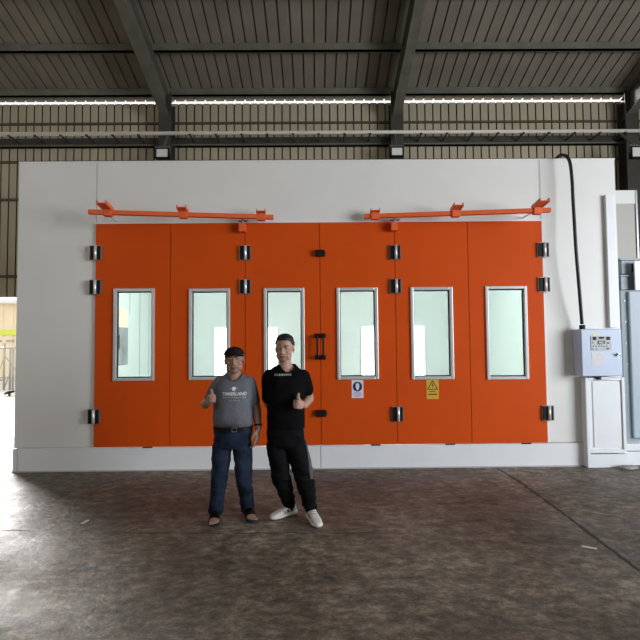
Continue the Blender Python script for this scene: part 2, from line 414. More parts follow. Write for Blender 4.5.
# roller carriers over the fold lines
for px, py, d in ((243, 226, 1), (395, 225, 4)):
    c = at(px, py, YF-.1)
    bm = BM(); box(bm, c.x-.05, c.x+.03, YF-.13, YF-.03, c.z-.075, c.z+.03, 0); tube(bm, [(c.x-.01, YF-.09, c.z), (c.x-.01, YF-.09, c.z+.13)], .016, 8, 1); box(bm, c.x-.06, c.x+.06, YF-.12, YF-.06, c.z+.06, c.z+.075, 1)
    obj('roller_carrier', bm, [M['railo'], M['steelgrey']], doors[d])

# ------------------------------------------------------------------ orange guide rails
def rail(pa, ya, pb, yb, brs, label):
    A = at(pa[0], pa[1], ya); B = at(pb[0], pb[1], yb)
    zc = (A.z+B.z)/2; A.z = B.z = zc
    t = thing('guide_rail', (A+B)/2, label, 'rail')
    bm = BM(); bar(bm, A, B, .06, .055); o = obj('beam', bm, M['railo'], t, bevel=.006)
    d = (B-A).normalized()
    for f, L_ in brs:
        P = A.lerp(B, f) + Vector((0, 0, .028))
        bm = BM()
        for s in (-1, 1):                      # two upright fins of the channel
            q = P + Vector((s*.055, 0, 0)); up = .035
            a_ = q + Vector((0, .03, 0)); b_ = q + Vector((0, -L_, .03))
            bar(bm, a_ + Vector((0,0,up/2)), b_ + Vector((0,0,up/2)), .010, .05)
        bar(bm, P + Vector((0, .03, .006)), P + Vector((0, -L_, .036)), .11, .012)
        box(bm, P.x-.05, P.x+.05, P.y-.04, P.y+.04, P.z-.075, P.z+.012)
        obj('bracket', bm, M['railo'], t, bevel=.003)
    for f in (.08, .92):                       # stays back to the booth wall
        P = A.lerp(B, f); bm = BM(); bar(bm, P + Vector((0, .0, -.0)), (P.x, YF, P.z), .014, .014); tag(obj('stay', bm, M['plinth'], t), 'thin white stay rod')
    return t
rail((88.5, 212.5), 5.86, (273.5, 216.8), 6.17, ((.10, .20), (.50, .12), (.93, .06)), 'orange guide rail with three brackets angled out above the left doors')
rail((550.5, 211), 5.92, (364, 215.8), 6.17, ((.07, .22), (.50, .16), (.94, .06)), 'orange guide rail with three brackets angled out above the right doors')

# ------------------------------------------------------------------ safety signs
def sign(px0, py0, px1, py1, m, label):
    y = YD0-.024
    A = at(px0, py1, YD0); B = at(px1, py0, YD0)
    t = thing('safety_sign', ((A.x+B.x)/2, YD0, A.z), label, 'sign')
    bm = BM(); box(bm, A.x, B.x, YD0-.004, YD0, A.z, B.z); obj('plate', bm, m, t)
    return t, A, B
def flat(bm, pts, y, t=.0015):
    v = [bm.verts.new((p[0], y-t, p[1])) for p in pts]; w = [bm.verts.new((p[0], y, p[1])) for p in pts]
    bm.faces.new(v); bm.faces.new(w[::-1])
    for i in range(len(v)): bm.faces.new((v[i], v[(i+1)%len(v)], w[(i+1)%len(v)], w[i]))
def circ(cx, cz, rx, rz, n=32): return [(cx+rx*math.cos(2*math.pi*k/n), cz+rz*math.sin(2*math.pi*k/n)) for k in range(n)]
t, A, B = sign(351.8, 380, 363.2, 398, mat('white_sign_plate', (.78, .76, .84), .4), 'white mask-required sign with dark blue disc under the fourth window')
cx = (A.x+B.x)/2; W = B.x-A.x; H = B.z-A.z; zc = B.z - W*.56
bm = BM(); flat(bm, circ(cx, zc, W*.40, W*.42), YD0-.004); obj('blue_disc', bm, mat('sign_blue', (.015, .02, .14), .4), t)
bm = BM(); yy = YD0-.0055
flat(bm, circ(cx, zc+W*.14, W*.15, W*.17), yy); flat(bm, [(cx-W*.19, zc+W*.04), (cx-W*.13, zc-W*.1), (cx-W*.06, zc-W*.3), (cx+W*.06, zc-W*.3), (cx+W*.13, zc-W*.1), (cx+W*.19, zc+W*.04)], yy)
obj('head_symbol', bm, M['white'], t)
bm = BM()
for k, (w_) in enumerate((.56, .66, .66, .5)):
    z_ = A.z + H*(.30-.07*k); flat(bm, [(cx-W*w_/2, z_-.004), (cx+W*w_/2, z_-.004), (cx+W*w_/2, z_+.004), (cx-W*w_/2, z_+.004)], YD0-.004)
obj('print', bm, mat('sign_text_blue', (.30, .32, .52), .5), t)
t, A, B = sign(426.5, 379.5, 438.5, 399, mat('yellow_sign_plate', (.66, .40, .035), .4), 'yellow warning triangle sign under the fifth window')
cx = (A.x+B.x)/2; W = B.x-A.x; H = B.z-A.z
dk = mat('sign_black_print', (.07, .04, .01), .5)
bm = BM(); zt = B.z-H*.05; zb = B.z-H*.50; r = W*.40
for p, q in (((cx-r, zb), (cx, zt)), ((cx, zt), (cx+r, zb)), ((cx+r, zb), (cx-r, zb))):
    bar(bm, (p[0], YD0-.005, p[1]), (q[0], YD0-.005, q[1]), .003, .010)
flat(bm, [(cx-.008, zb+H*.28), (cx+.008, zb+H*.28), (cx+.004, zb+H*.12), (cx-.004, zb+H*.12)], YD0-.004); flat(bm, circ(cx, zb+H*.07, .005, .005, 10), YD0-.004)
obj('warning_triangle', bm, dk, t)
for z_, w_, hh in ((.39, .5, .012), (.24, .72, .018)):
    bm = BM(); z_ = A.z+H*z_; n = 7
    for k in range(n):
        xa = cx-W*w_/2 + k*W*w_/n; flat(bm, [(xa, z_-hh/2), (xa+W*w_/n*.78, z_-hh/2), (xa+W*w_/n*.78, z_+hh/2), (xa, z_+hh/2)], YD0-.004)
    obj('print', bm, dk, t)

# ------------------------------------------------------------------ control box, hose
YC = YF-.2
A = at(582.3, 376.5, YC); B = at(621.5, 328.8, YC)
cb = thing('control_box', ((A.x+B.x)/2, YC, A.z), 'pale blue electrical control box with buttons mounted on the right booth wall', 'control box')
bm = BM(); box(bm, A.x, B.x, YC+.012, YF-.001, A.z, B.z); obj('housing', bm, M['box'], cb, bevel=.006)
bm = BM(); box(bm, A.x+.006, B.x-.006, YC, YC+.012, A.z+.006, B.z-.006); door = obj('door', bm, M['box'], cb, bevel=.004)
def P2(px, py): return at(px, py, YC)
def plate(name, px0, py0, px1, py1, m, par, th=.006, y=YC, bev=0):
    a, b = at(px0, py1, YC), at(px1, py0, YC); bm = BM(); box(bm, a.x, b.x, y-th, y, a.z, b.z); return obj(name, bm, m, par, bevel=bev)
pn = plate('button_panel', 591, 336, 611, 350.5, mat('panel_print_grey', (.42, .44, .47), .4, var=.15, scale=40), door)
bm = BM()
for p in ((592.5, 336.8, 596, 340), (598.5, 336.8, 603.8, 338.8), (606, 336.8, 609.6, 340)):
    a, b = P2(p[0], p[3]), P2(p[2], p[1]); box(bm, a.x, b.x, YC-.009, YC-.006, a.z, b.z)
for a_, b_ in (((597.5, 340.6), (605, 341.4)), ((597.8, 343.4), (602, 344.2)), ((597.5, 340.6), (598.3, 344)), ((603.5, 341), (604.3, 344))):
    a, b = P2(a_[0], b_[1]), P2(b_[0], a_[1]); box(bm, a.x, b.x, YC-.009, YC-.006, a.z, b.z)
obj('display', bm, M['black'], door)
for i, (px, py) in enumerate([(594+2.6*k, 346+(k%2)*.0) for k in range(6)] + [(593.5, 342.5), (607.8, 343), (593.5, 349), (597, 349), (607.5, 348.5)]):
    c = P2(px, py); bm = BM(); tube(bm, [(c.x, YC-.004, c.z), (c.x, YC-.02, c.z)], .008, 10)
    obj('button', bm, (M['black'] if i in (7, 10) else M['steelgrey'] if i % 2 else M['white']), door)
plate('paper_label', 592, 352.5, 603.5, 365.5, mat('paper_cream', (.72, .72, .74), .7, var=.06, scale=60), door, th=.002)
plate('brand_sticker', 592.5, 333.2, 598.5, 335, mat('sticker_yellow', (.80, .76, .35), .6), door, th=.002)
c = P2(617.5, 355); bm = BM(); tube(bm, [(c.x, YC, c.z), (c.x, YC-.03, c.z)], .016, 12, 0); bar(bm, (c.x-.03, YC-.025, c.z+.02), (c.x+.015, YC-.03, c.z-.01), .012, .012, mi=1)
obj('lock', bm, [M['chrome'], M['black']], door)
a, b = P2(600.5, 380), P2(613, 377.2); bm = BM(); box(bm, a.x, b.x, YC+.05, YF-.01, a.z, b.z); box(bm, a.x, a.x+.035, YC+.04, YC+.09, a.z, b.z, 1)
obj('cable_gland', bm, [M['steelgrey'], M['black']], cb)
hp = [(556, 158.5, 6.42), (560, 155.5, 6.30), (566, 156, 6.16), (570, 163, 6.12), (572, 180, 6.11), (573, 200, 6.10), (574.5, 225, 6.08), (576, 250, 6.07), (578.5, 280, 6.09), (580.5, 305, 6.13), (582, 324, 6.17)]
bm = BM(); path = catmull([at(*p) for p in hp], 8); tube(bm, path, .021, 12)
ho = tag(obj('hose', bm, M['rubber'], smooth=True), 'thick black hose hanging over the booth wall top down to the control box', 'hose')
bm = BM(); e = at(582.1, 325, 6.17); tube(bm, [e, e+Vector((0,0,-.07))], .035, 12); g = obj('hose_fitting', bm, M['black'], ho)

# ------------------------------------------------------------------ right hand end: post, base frame, cabinets
trimm = mat('white_side_frame', (.78, .80, .84), .4, var=.03)
Xp0, Xp1 = at(611.0, 300, YF-.12).x, at(621, 300, YF-.12).x
zt = at(613, 193, YF-.12).z
A = at(588, 466, YF-.12); zl = at(600, 377.5, YF-.12).z; zpb = at(613, 327.5, YF-.12).z
sf = thing('duct_cover', (A.x+.2, YF-.1, 0), 'white stepped metal duct cover running up the right booth edge', 'duct cover')
bm = BM(); box(bm, Xp0+.02, Xp1, YF-.05, YF, zpb, zt); obj('post', bm, trimm, sf, bevel=.004)
bm = BM(); X1 = at(624.5, 420, YF-.12).x; z1 = at(600, 452.5, YF-.12).z
box(bm, A.x, A.x+.045, YF-.12, YF, 0, zl); box(bm, X1-.02, X1+.02, YF-.12, YF, z1, zl); box(bm, A.x+.045, X1-.02, YF-.12, YF, z1-.01, z1+.035); box(bm, A.x+.045, X1-.02, YF-.12, YF, zl-.04, zl)
obj('frame', bm, trimm, sf, bevel=.006)
bm = BM(); box(bm, A.x+.045, X1-.02, YF-.095, YF-.06, z1+.03, zl-.04); box(bm, A.x+.1, X1-.03, YF-.105, YF-.09, z1+.06, zl-.06); obj('panel', bm, trimm, sf, bevel=.004)
X2 = at(660, 455, YF-.12).x
bm = BM(); box(bm, A.x+.045, X1+.03, YF-.115, YF, 0, z1-.025); obj('base', bm, trimm, sf, bevel=.004)
bf = thing('base_frame', (X1+.6, YF, 0), 'low white base frame under the grey blue cabinet at the right edge', 'base frame')
bm = BM(); zc = at(632, 443, YF).z; box(bm, X1+.045, X1+1.6, YF-.02, YF+1.6, 0, z1-.02); obj('plinth', bm, trimm, bf, bevel=.005)
bm = BM(); box(bm, X1+.045, X1+1.6, YF-.05, YF+1.6, z1, zc); obj('ledge', bm, trimm, bf, bevel=.005)
bm = BM(); box(bm, X1+.06, X1+1.55, YF-.01, YF+1.5, z1-.021, z1+.001); obj('shadow_gap_strip', bm, M['steelgrey'], bf)
# big grey blue cabinet
Yc = YF+.25
cx0 = at(622.5, 360, Yc).x; zc1 = at(632, 290, Yc).z
c = thing('air_cabinet', (cx0+.6, Yc, zc), 'tall grey blue sheet metal cabinet standing on the white base frame at right', 'cabinet')
bm = BM(); box(bm, cx0, cx0+1.3, Yc, Yc+1.2, zc, zc1); obj('body', bm, M['cab'], c, bevel=.01)
xj = at(629.5, 360, Yc).x
bm = BM(); box(bm, xj, cx0+1.28, Yc-.04, Yc, zc+.02, zc1-.02); obj('panel', bm, mat('cabinet_panel_blue', (.36, .43, .49), .45, var=.04), c, bevel=.012)
bm = BM(); 
for k in range(7): z_ = zc+.15+k*(zc1-zc-.3)/6; tube(bm, [(xj-.04, Yc-.008, z_), (xj-.04, Yc, z_)], .009, 8)
obj('rivet', bm, M['steelgrey'], c)
# duct boxes on the cabinet
Yd = Yc+.12
z2 = at(630, 274, Yd).z; z3 = at(630, 258, Yd).z
xd = at(620.5, 275, Yd).x
bm = BM(); box(bm, xd, xd+1.0, Yd, Yd+.8, zc1+.012, z2-.01); box(bm, xd-.02, xd+1.0, Yd-.02, Yd+.8, z2-.04, z2-.01)
tag(obj('duct_box', bm, M['duct'], bevel=.008), 'lower grey duct box lying on the grey blue cabinet', 'duct box')
bm = BM(); box(bm, xd+.03, xd+1.0, Yd+.02, Yd+.8, z2, z3-.03); box(bm, xd, xd+1.02, Yd, Yd+.82, z3-.03, z3); xq = at(632.5, 270, Yd).x; box(bm, xq, xq+.09, Yd-.004, Yd+.1, z2+.03, z2+.15, 1)
tag(obj('duct_box', bm, [mat('duct_pale', (.30, .34, .37), .5, metal=.2, var=.1), M['black']], bevel=.008), 'upper pale duct box with a dark square hole stacked on the lower one', 'duct box')
# white board leaning at the frame edge
bm = BM(); a = at(635.8, 291, Yc+.03); z_ = at(636, 259, Yc-.12).z; box(bm, a.x, a.x+.7, Yc+.03, Yc+.055, zc1+.001, z_)
tag(obj('white_board', bm, M['plinth']), 'white board standing on the cabinet in front of the duct boxes at the photo edge', 'board')
# tall grey panel behind
Yp = YF+1.75
bm = BM(); a = at(600, 300, Yp); b = at(634.5, 191, Yp); box(bm, XR+.05, b.x, Yp, Yp+.07, 0, b.z); 
gp = tag(obj('sandwich_panel', bm, M['greyp']), 'tall light grey wall panel standing upright behind the right end of the booth', 'panel')
bm = BM(); zj = at(630, 205, Yp).z; box(bm, XR+.05, b.x+.01, Yp-.012, Yp, zj+.02, b.z+.01); obj('top_strip', bm, mat('panel_strip_white', (.72, .72, .70), .5), gp)
bm = BM(); box(bm, b.x, b.x+.03, Yp-.02, Yp+.09, 0, b.z+.01); obj('edge_trim', bm, M['steelgrey'], gp)
# crumpled rag at the base
c = ground(622, 466.5); bm = BM()
bmesh.ops.create_icosphere(bm, subdivisions=3, radius=1)
for v in bm.verts:
    n_ = noise.noise(v.co*2.3)*.45 + noise.noise(v.co*6)*.15; v.co = Vector((v.co.x*.12, v.co.y*.05, max(-.5, v.co.z)*.03+.012))*(1+n_) + Vector((c.x, YF-.19, .004)); v.co.z = max(.0, v.co.z)
tag(obj('rag', bm, mat('grey_rag', (.30, .29, .27), .8, var=.5, scale=30), smooth=True), 'small crumpled grey rag on the floor against the white base frame', 'rag')

# ------------------------------------------------------------------ floor debris
def chip(pa, pb, w, m, label, name, cat):
    a, b = ground(*pa), ground(*pb); bm = BM(); bar(bm, a+Vector((0,0,.004)), b+Vector((0,0,.006)), w, .008); tag(obj(name, bm, m), label, cat)
chip((581.5, 546.8), (597, 549.8), .022, M['white'], 'thin white stick lying on the floor at lower right', 'wood_stick', 'stick')
chip((81.5, 524), (88, 520.8), .025, mat('straw_chip', (.45, .42, .30), .7), 'small straw coloured chip lying on the floor at lower left', 'wood_chip', 'chip')
# long expansion joint crossing the floor on the right
bm = BM(); pts = [ground(*p) for p in ((497, 468), (520, 482), (545, 500), (575, 522), (600, 541), (628, 562), (700, 615))]
for k in range(len(pts)-1):
    for s in range(4):
        a = pts[k].lerp(pts[k+1], s/4); b = pts[k].lerp(pts[k+1], (s+1.05)/4); j = random.uniform(-.012, .012)
        bar(bm, a+Vector((j,0,.001)), b+Vector((-j,0,.001)), .028+random.uniform(-.01,.012), .003)
struct('trim', bm, mat('floor_joint_dark', (.05, .042, .035), .8, var=.3, scale=10))
bm = BM(); pts = [ground(*p) for p in ((-40, 531), (60, 530), (140, 533), (260, 533), (400, 533))]
for k in range(4):
    for s in range(10):
        a = pts[k].lerp(pts[k+1], s/10); b = pts[k].lerp(pts[k+1], (s+1.0)/10)
        if random.random() < .8: bar(bm, a+Vector((0,random.uniform(-.01,.01),.0006)), b+Vector((0,random.uniform(-.01,.01),.0006)), random.uniform(.006, .016), .002)
struct('trim', bm, mat('floor_crack_dark', (.075, .06, .05), .8, var=.3, scale=10))

# ------------------------------------------------------------------ outdoors seen through the left opening
YO = 24
za, zb = at(5, 304, YO).z, at(5, 336, YO).z
sh = thing('warehouse', (-24, YO, 0), 'cream corrugated warehouse with a yellow green band outside the left opening', 'building')
bm = BM(); x = -40
while x < -6:
    box(bm, x, x+.4, YO, YO+.1, 0, za); box(bm, x+.4, x+.5, YO+.03, YO+.1, 0, za); x += .5
box(bm, -40, -6, YO+.1, YO+6, 0, za); obj('wall', bm, M['cream'], sh)
bm = BM(); z1_ = at(5, 330, YO).z; z2_ = at(5, 335, YO).z; box(bm, -40.05, -5.95, YO-.05, YO, z2_, z1_); obj('band', bm, M['lime'], sh)
bm = BM(); z3_ = at(5, 341, YO).z
k = -40
while k < -6: box(bm, k, k+.35, YO-.04, YO, z3_-.06, z3_+.06); k += .6
obj('vent_row', bm, M['galv'], sh)
bm = BM(); box(bm, -40.1, -5.9, YO-.4, YO+6.1, za, za+.15); obj('roof', bm, M['white'], sh)
Ys = 17.5
g0 = at(3, 415, Ys)
sc_ = thing('scaffold', (g0.x, Ys, -.02), 'thin metal scaffold frame standing outdoors beyond the left opening', 'scaffold')
def Sx(px): return at(px, 350, Ys).x
def Sz(py): return at(8, py, Ys).z
for px, py in ((-9, 343), (4.5, 343), (10.5, 349), (13.5, 349)):
    bm = BM(); tube(bm, [(Sx(px), Ys, -.02), (Sx(px), Ys, Sz(py))], .035, 8); obj('post', bm, M['galv'], sc_)
for (a, b) in (((-9, 348), (16, 348)), ((-9, 380), (4.5, 380))):
    bm = BM(); tube(bm, [(Sx(a[0]), Ys, Sz(a[1])), (Sx(b[0]), Ys, Sz(b[1]))], .025, 8); obj('rail', bm, M['galv'], sc_)
for (a, b) in (((4.5, 356), (16, 370)), ((10.5, 372), (3, 392)), ((-9, 392), (4.5, 356))):
    bm = BM(); tube(bm, [(Sx(a[0]), Ys+.03, Sz(a[1])), (Sx(b[0]), Ys+.03, Sz(b[1]))], .018, 8); obj('brace', bm, M['galv'], sc_)
c = at(9.5, 393, 15.5); bm = BM(); bmesh.ops.create_icosphere(bm, subdivisions=3, radius=1)
for v in bm.verts: v.co = Vector((v.co.x*.16, v.co.y*.1, max(v.co.z, -.2)*.07 + v.co.x*.04))*(1+.2*noise.noise(v.co*3)) + Vector((c.x, 15.5, c.z))
zz = min(v.co.z for v in bm.verts)
bar(bm, (c.x, 15.5, -.02), (c.x, 15.5, c.z), .05, .05)
tag(obj('machine_seat', bm, M['black'], smooth=False), 'small black saddle shape on a post outdoors in front of the scaffold', 'seat')
# ------------------------------------------------------------------ people
def mesh_from(geo):
    me = bpy.data.meshes.new('tmp'); me.from_pydata([tuple(v) for v in geo[0]], [], geo[1]); me.update(); return me
class Geo:
    def __init__(s): s.v = []; s.f = []
    def rings(s, R_):
        n = len(R_[0]); b = len(s.v)
        for r_ in R_: s.v += r_
        for i in range(len(R_)-1):
            for k in range(n): s.f.append((b+i*n+k, b+i*n+(k+1)%n, b+(i+1)*n+(k+1)%n, b+(i+1)*n+k))
        s.f.append(tuple(b+k for k in range(n))[::-1]); s.f.append(tuple(b+(len(R_)-1)*n+k for k in range(n)))
    def chain(s, pts, rad, n=16, flat=1.0, side=None, sub=4):
        """rounded limb through pts with radius per point; flat scales the thickness along the second axis"""
        pts = [Vector(p) for p in pts]
        P = catmull(pts, sub) if len(pts) > 2 else pts
        rr = []
        for i in range(len(P)):
            t = i/(len(P)-1)*(len(rad)-1); k = min(int(t), len(rad)-2); rr.append(rad[k]+(rad[k+1]-rad[k])*(t-k))
        # round caps
        d0 = (P[0]-P[1]).normalized(); d1 = (P[-1]-P[-2]).normalized()
        pre = [(P[0]+d0*rr[0]*math.sin(a), rr[0]*math.cos(a)) for a in (1.5, 1.15, .8, .4)]
        post = [(P[-1]+d1*rr[-1]*math.sin(a), rr[-1]*math.cos(a)) for a in (.4, .8, 1.15, 1.5)]
        seq = pre + list(zip(P, rr)) + post
        R_ = []; D, sd, u = frame_axes(P[1]-P[0])
        if side is not None: sd = Vector(side); sd = (sd - D*sd.dot(D)).normalized()
        for i, (p, r_) in enumerate(seq):
            a = seq[max(i-1, 0)][0]; b = seq[min(i+1, len(seq)-1)][0]
            D = (b-a).normalized(); sd = (sd-D*sd.dot(D)).normalized(); u = sd.cross(D)
            R_.append([p + (sd*math.cos(t) + u*math.sin(t)*flat)*r_ for t in [2*math.pi*k/n for k in range(n)]])
        s.rings(R_)
    def ell(s, c, r_, rot=None, n=20, m=12):
        c = Vector(c); Q = rot.to_matrix() if rot else Matrix.Identity(3); R_ = []
        for i in range(m):
            a = -1.5 + 3.0*i/(m-1)
            R_.append([c + Q @ Vector((r_[0]*math.cos(a)*math.cos(t), r_[1]*math.cos(a)*math.sin(t), r_[2]*math.sin(a))) for t in [2*math.pi*k/n for k in range(n)]])
        s.rings(R_)
    def loft(s, secs, n=40, p=2.3):
        """horizontal sections (cx, cy, z, rx, ry)"""
        out = []
        S = [Vector(q) if len(q) == 3 else q for q in secs]
        def cr(a, b, c, d, t): return .5*((2*b)+(c-a)*t+(2*a-5*b+4*c-d)*t*t+(3*b-a-3*c+d)*t**3)
        E = [secs[0]] + list(secs) + [secs[-1]]
        for i in range(1, len(E)-2):
            for k in range(5): out.append([cr(E[i-1][j], E[i][j], E[i+1][j], E[i+2][j], k/5) for j in range(5)])
        out.append(list(secs[-1])); R_ = []
        for cx, cy, z, rx, ry in out:
            ring = []
            for k in range(n):
                t = 2*math.pi*k/n; c, q = math.cos(t), math.sin(t)
                ring.append(Vector((cx+rx*math.copysign(abs(c)**(2/p), c), cy+ry*math.copysign(abs(q)**(2/p), q), z)))
            R_.append(ring)
        s.rings(R_)
def remesh(geo, voxel, smooth=3, name='m', wrinkle=None, fac=.5):
    me = mesh_from((geo.v, geo.f))
    bm = bmesh.new(); bm.from_mesh(me); bmesh.ops.recalc_face_normals(bm, faces=bm.faces); bm.to_mesh(me); bm.free()
    o = bpy.data.objects.new('tmp', me); COL.objects.link(o)
    m = o.modifiers.new('r', 'REMESH'); m.mode = 'VOXEL'; m.voxel_size = voxel
    if smooth: q = o.modifiers.new('s', 'SMOOTH'); q.iterations = smooth; q.factor = fac
    dg = bpy.context.evaluated_depsgraph_get(); dg.update()
    out = bpy.data.meshes.new_from_object(o.evaluated_get(dg)); out.name = name
    bpy.data.objects.remove(o); bpy.data.meshes.remove(me)
    if wrinkle:
        nrm = [v.normal.copy() for v in out.vertices]
        for v, n_ in zip(out.vertices, nrm): v.co += n_*wrinkle(v.co)
    for p in out.polygons: p.use_smooth = True
    out.update(); return out
def skin_mat(name, col, lip):
    m, nt, b = nmat(name); b.inputs['Roughness'].default_value = .5
    b.inputs['Subsurface Weight'].default_value = .08; b.inputs['Subsurface Radius'].default_value = (.02, .008, .004)
    at_ = nt.nodes.new('ShaderNodeAttribute'); at_.attribute_name = 'feature'
    n = nt.nodes.new('ShaderNodeTexNoise'); n.inputs['Scale'].default_value = 14
    mx = nt.nodes.new('ShaderNodeMix'); mx.data_type = 'RGBA'; mx.inputs[6].default_value = (*[c*.86 for c in col], 1); mx.inputs[7].default_value = (*[min(1, c*1.12) for c in col], 1)
    nt.links.new(n.outputs['Fac'], mx.inputs[0])
    m2 = nt.nodes.new('ShaderNodeMix'); m2.data_type = 'RGBA'; nt.links.new(at_.outputs['Fac'], m2.inputs[0]); nt.links.new(mx.outputs[2], m2.inputs[6]); m2.inputs[7].default_value = (*lip, 1)
    nt.links.new(m2.outputs[2], b.inputs['Base Color']); return m

def head_geo(g, Hd, s=1.0, wide=1.0, full=1.0):
    """Hd maps local head coordinates (x right, y front negative, z up, origin at head centre, metres) to the world"""
    def E(c, r_, e=(0, 0, 0)):
        g.ell(Hd @ (Vector(c)*s), [q*s for q in r_], (Hd.to_euler().to_matrix() @ Euler(e).to_matrix()).to_euler() if False else _Q(Hd, e))
    W = wide
    E((0, .018, .035), (.076*W, .096, .088))            # skull
    E((0, -.022, -.03), (.064*W, .072, .085))           # face
    E((0, -.042, -.086), (.036*W*full, .038, .032))     # chin
    for sx in (-1, 1):
        E((sx*.034*W, -.028, -.062), (.031*full, .052, .040))    # jaw
        E((sx*.034*W, -.058, -.024), (.028*full, .028, .030))     # cheek
        E((sx*.028, -.080, .022), (.026, .012, .010))        # brow ridge
        E((sx*.074*W, .012, -.010), (.008, .017, .028), (0, sx*.12, sx*.30))   # ear
        E((sx*.074*W, .004, -.030), (.007, .010, .010))      # ear lobe
        E((sx*.011, -.096, -.034), (.010, .010, .008))      # nostril wing
    g.chain([Hd @ (Vector((0, -.088, .012))*s), Hd @ (Vector((0, -.102, -.012))*s), Hd @ (Vector((0, -.110, -.032))*s)], [.009*s, .011*s, .013*s], n=10)
    g.ell(Hd @ (Vector((0, -.088, -.062))*s), (.024*s, .011*s, .0065*s), _Q(Hd, (0, 0, 0)), n=14, m=8)
    g.ell(Hd @ (Vector((0, -.086, -.073))*s), (.020*s, .011*s, .007*s), _Q(Hd, (0, 0, 0)), n=14, m=8)
def _Q(Hd, e): return (Hd.to_3x3() @ Euler(e).to_matrix()).to_euler()
def paint(me, Hd, s, brow=True, hairline=None, smile=0):
    """feature attribute: lips, brows, mouth line"""
    inv = Hd.inverted(); a = me.attributes.new('feature', 'FLOAT', 'POINT'); arr = np.zeros(len(me.vertices), dtype=np.float32)
    for v in me.vertices:
        q = (inv @ v.co)/s
        if q.y < -.04 and -.1 < q.z < .06:
            f = 0
            zz = -.0675 + smile*(abs(q.x)/.024)**2*.006
            if abs(q.x) < .027 and abs(q.z-zz) < .009: f = .55
            if abs(q.x) < .027 and abs(q.z-zz) < .0032: f = 1.0
            if brow and .012 < abs(q.x) < .050:
                zb = .029 + .006*math.sin((abs(q.x)-.012)/.038*2.6) - .003
                if abs(q.z-zb) < .0055: f = 1.0
            if f: arr[v.index] = f
    a.data.foreach_set('value', arr)
def eyes(par, Hd, s, squint=.0045):
    for sx in (-1, 1):
        bm = BM(); bmesh.ops.create_uvsphere(bm, u_segments=16, v_segments=10, radius=1)
        for v in bm.verts: v.co = Hd @ (Vector((sx*.0315 + v.co.x*.0135, -.0815 + v.co.y*.008, .006 + v.co.z*squint))*s)
        e = obj('eye', bm, EYE, par, smooth=True)
        bm = BM(); bmesh.ops.create_uvsphere(bm, u_segments=12, v_segments=8, radius=1)
        for v in bm.verts: v.co = Hd @ (Vector((sx*.0310 + v.co.x*.0055, -.0870 + v.co.y*.003, .006 + v.co.z*squint))*s)
        obj('iris', bm, M['black'], e, smooth=True)
        bm = BM(); pts = [Hd @ (Vector((sx*.0315 + x*.0155, -.086 + abs(x)*.006, .006 + squint*.9*(1-x*x)))*s) for x in (-1, -.6, -.2, .2, .6, 1)]
        tube(bm, pts, .0018*s, 6); obj('eyelash', bm, HAIRD, e)
EYE = mat('eye_white', (.62, .58, .55), .25); HAIRD = mat('dark_hair', (.010, .009, .009), .55, var=.4, scale=60)
def fist(g, W, d, u, n, s=1.0, thumb_up=.06, finger_r=.0092):
    """closed hand: W wrist, d towards the knuckles, u thumb side, n palm normal (fingers fold to n)"""
    W = Vector(W); d = Vector(d).normalized(); u = (Vector(u)-d*Vector(u).dot(d)).normalized(); n = u.cross(d) if n is None else Vector(n); n = (n-d*n.dot(d)-u*n.dot(u)).normalized()
    def p(a, b, c): return W + (d*a + u*b + n*c)*s
    g.chain([p(-.03, 0, 0), p(.02, 0, .0), p(.05, .0, .0)], [.026*s, .030*s, .036*s], n=14, flat=.62, side=u)
    g.chain([p(.035, .020, .002), p(.078, .022, .002)], [.021*s, .018*s], n=12); g.chain([p(.035, -.020, .002), p(.072, -.024, .002)], [.020*s, .016*s], n=12)
    for k, (uu, L_) in enumerate(((.030, .96), (.010, 1.0), (-.010, .95), (-.029, .84))):
        r_ = finger_r*s*(1.0, 1.0, .96, .86)[k]
        g.chain([p(.070, uu, .0), p(.085*1, uu, .004), p(.090, uu*.98, .036*L_), p(.062, uu*.96, .050*L_), p(.045, uu*.95, .034*L_)], [r_*1.15, r_*1.12, r_*1.05, r_, r_*.92], n=10)
    g.chain([p(.012, .018, .012), p(.040, .040, .026), p(.056, .052+thumb_up*.45, .026), p(.058, .056+thumb_up, .020)], [.018*s, .0165*s, .0135*s, .0118*s], n=12)
def open_hand(g, W, d, u, n, s=1.0, curl=.5):
    """relaxed hand hanging: d down the fingers, u thumb side, n palm normal"""
    W = Vector(W); d = Vector(d).normalized(); u = (Vector(u)-d*Vector(u).dot(d)).normalized(); n = Vector(n); n = (n-d*n.dot(d)-u*n.dot(u)).normalized()
    def p(a, b, c): return W + (d*a + u*b + n*c)*s
    g.chain([p(-.03, 0, 0), p(.02, 0, 0), p(.055, 0, .003), p(.085, -.002, .005)], [.024*s, .030*s, .037*s, .035*s], n=14, flat=.42, side=u)
    for k, (uu, L_) in enumerate(((.029, .9), (.009, 1.0), (-.011, .94), (-.029, .76))):
        r_ = .0088*s*(1, 1, .95, .85)[k]
        g.chain([p(.080, uu*.95, .004), p(.105, uu*1.1, .010), p(.105+.030*L_, uu*1.15, .010+.022*curl), p(.105+.052*L_, uu*1.1, .012+.058*curl), p(.105+.056*L_, uu*1.05, .012+.085*curl)], [r_*1.15, r_*1.05, r_, r_*.95, r_*.85], n=10)
    g.chain([p(.012, .018, .006), p(.045, .045, .018), p(.075, .052, .028), p(.098, .047, .034)], [.016*s, .0135*s, .011*s, .009*s], n=12)
def wrk(amp, sc=(9, 9, 5), seed=0, shear=.6, amp2=None):
    def f(c):
        a = noise.noise(Vector((c.x*sc[0]+seed+shear*c.z*4, c.y*sc[1], c.z*sc[2])))
        b = noise.noise(Vector((c.x*sc[0]*2.3-shear*c.z*9, c.y*sc[1]*2, c.z*sc[2]*2.2+seed)))
        return amp*(1-abs(a)*2.2) + amp*.5*b
    return f
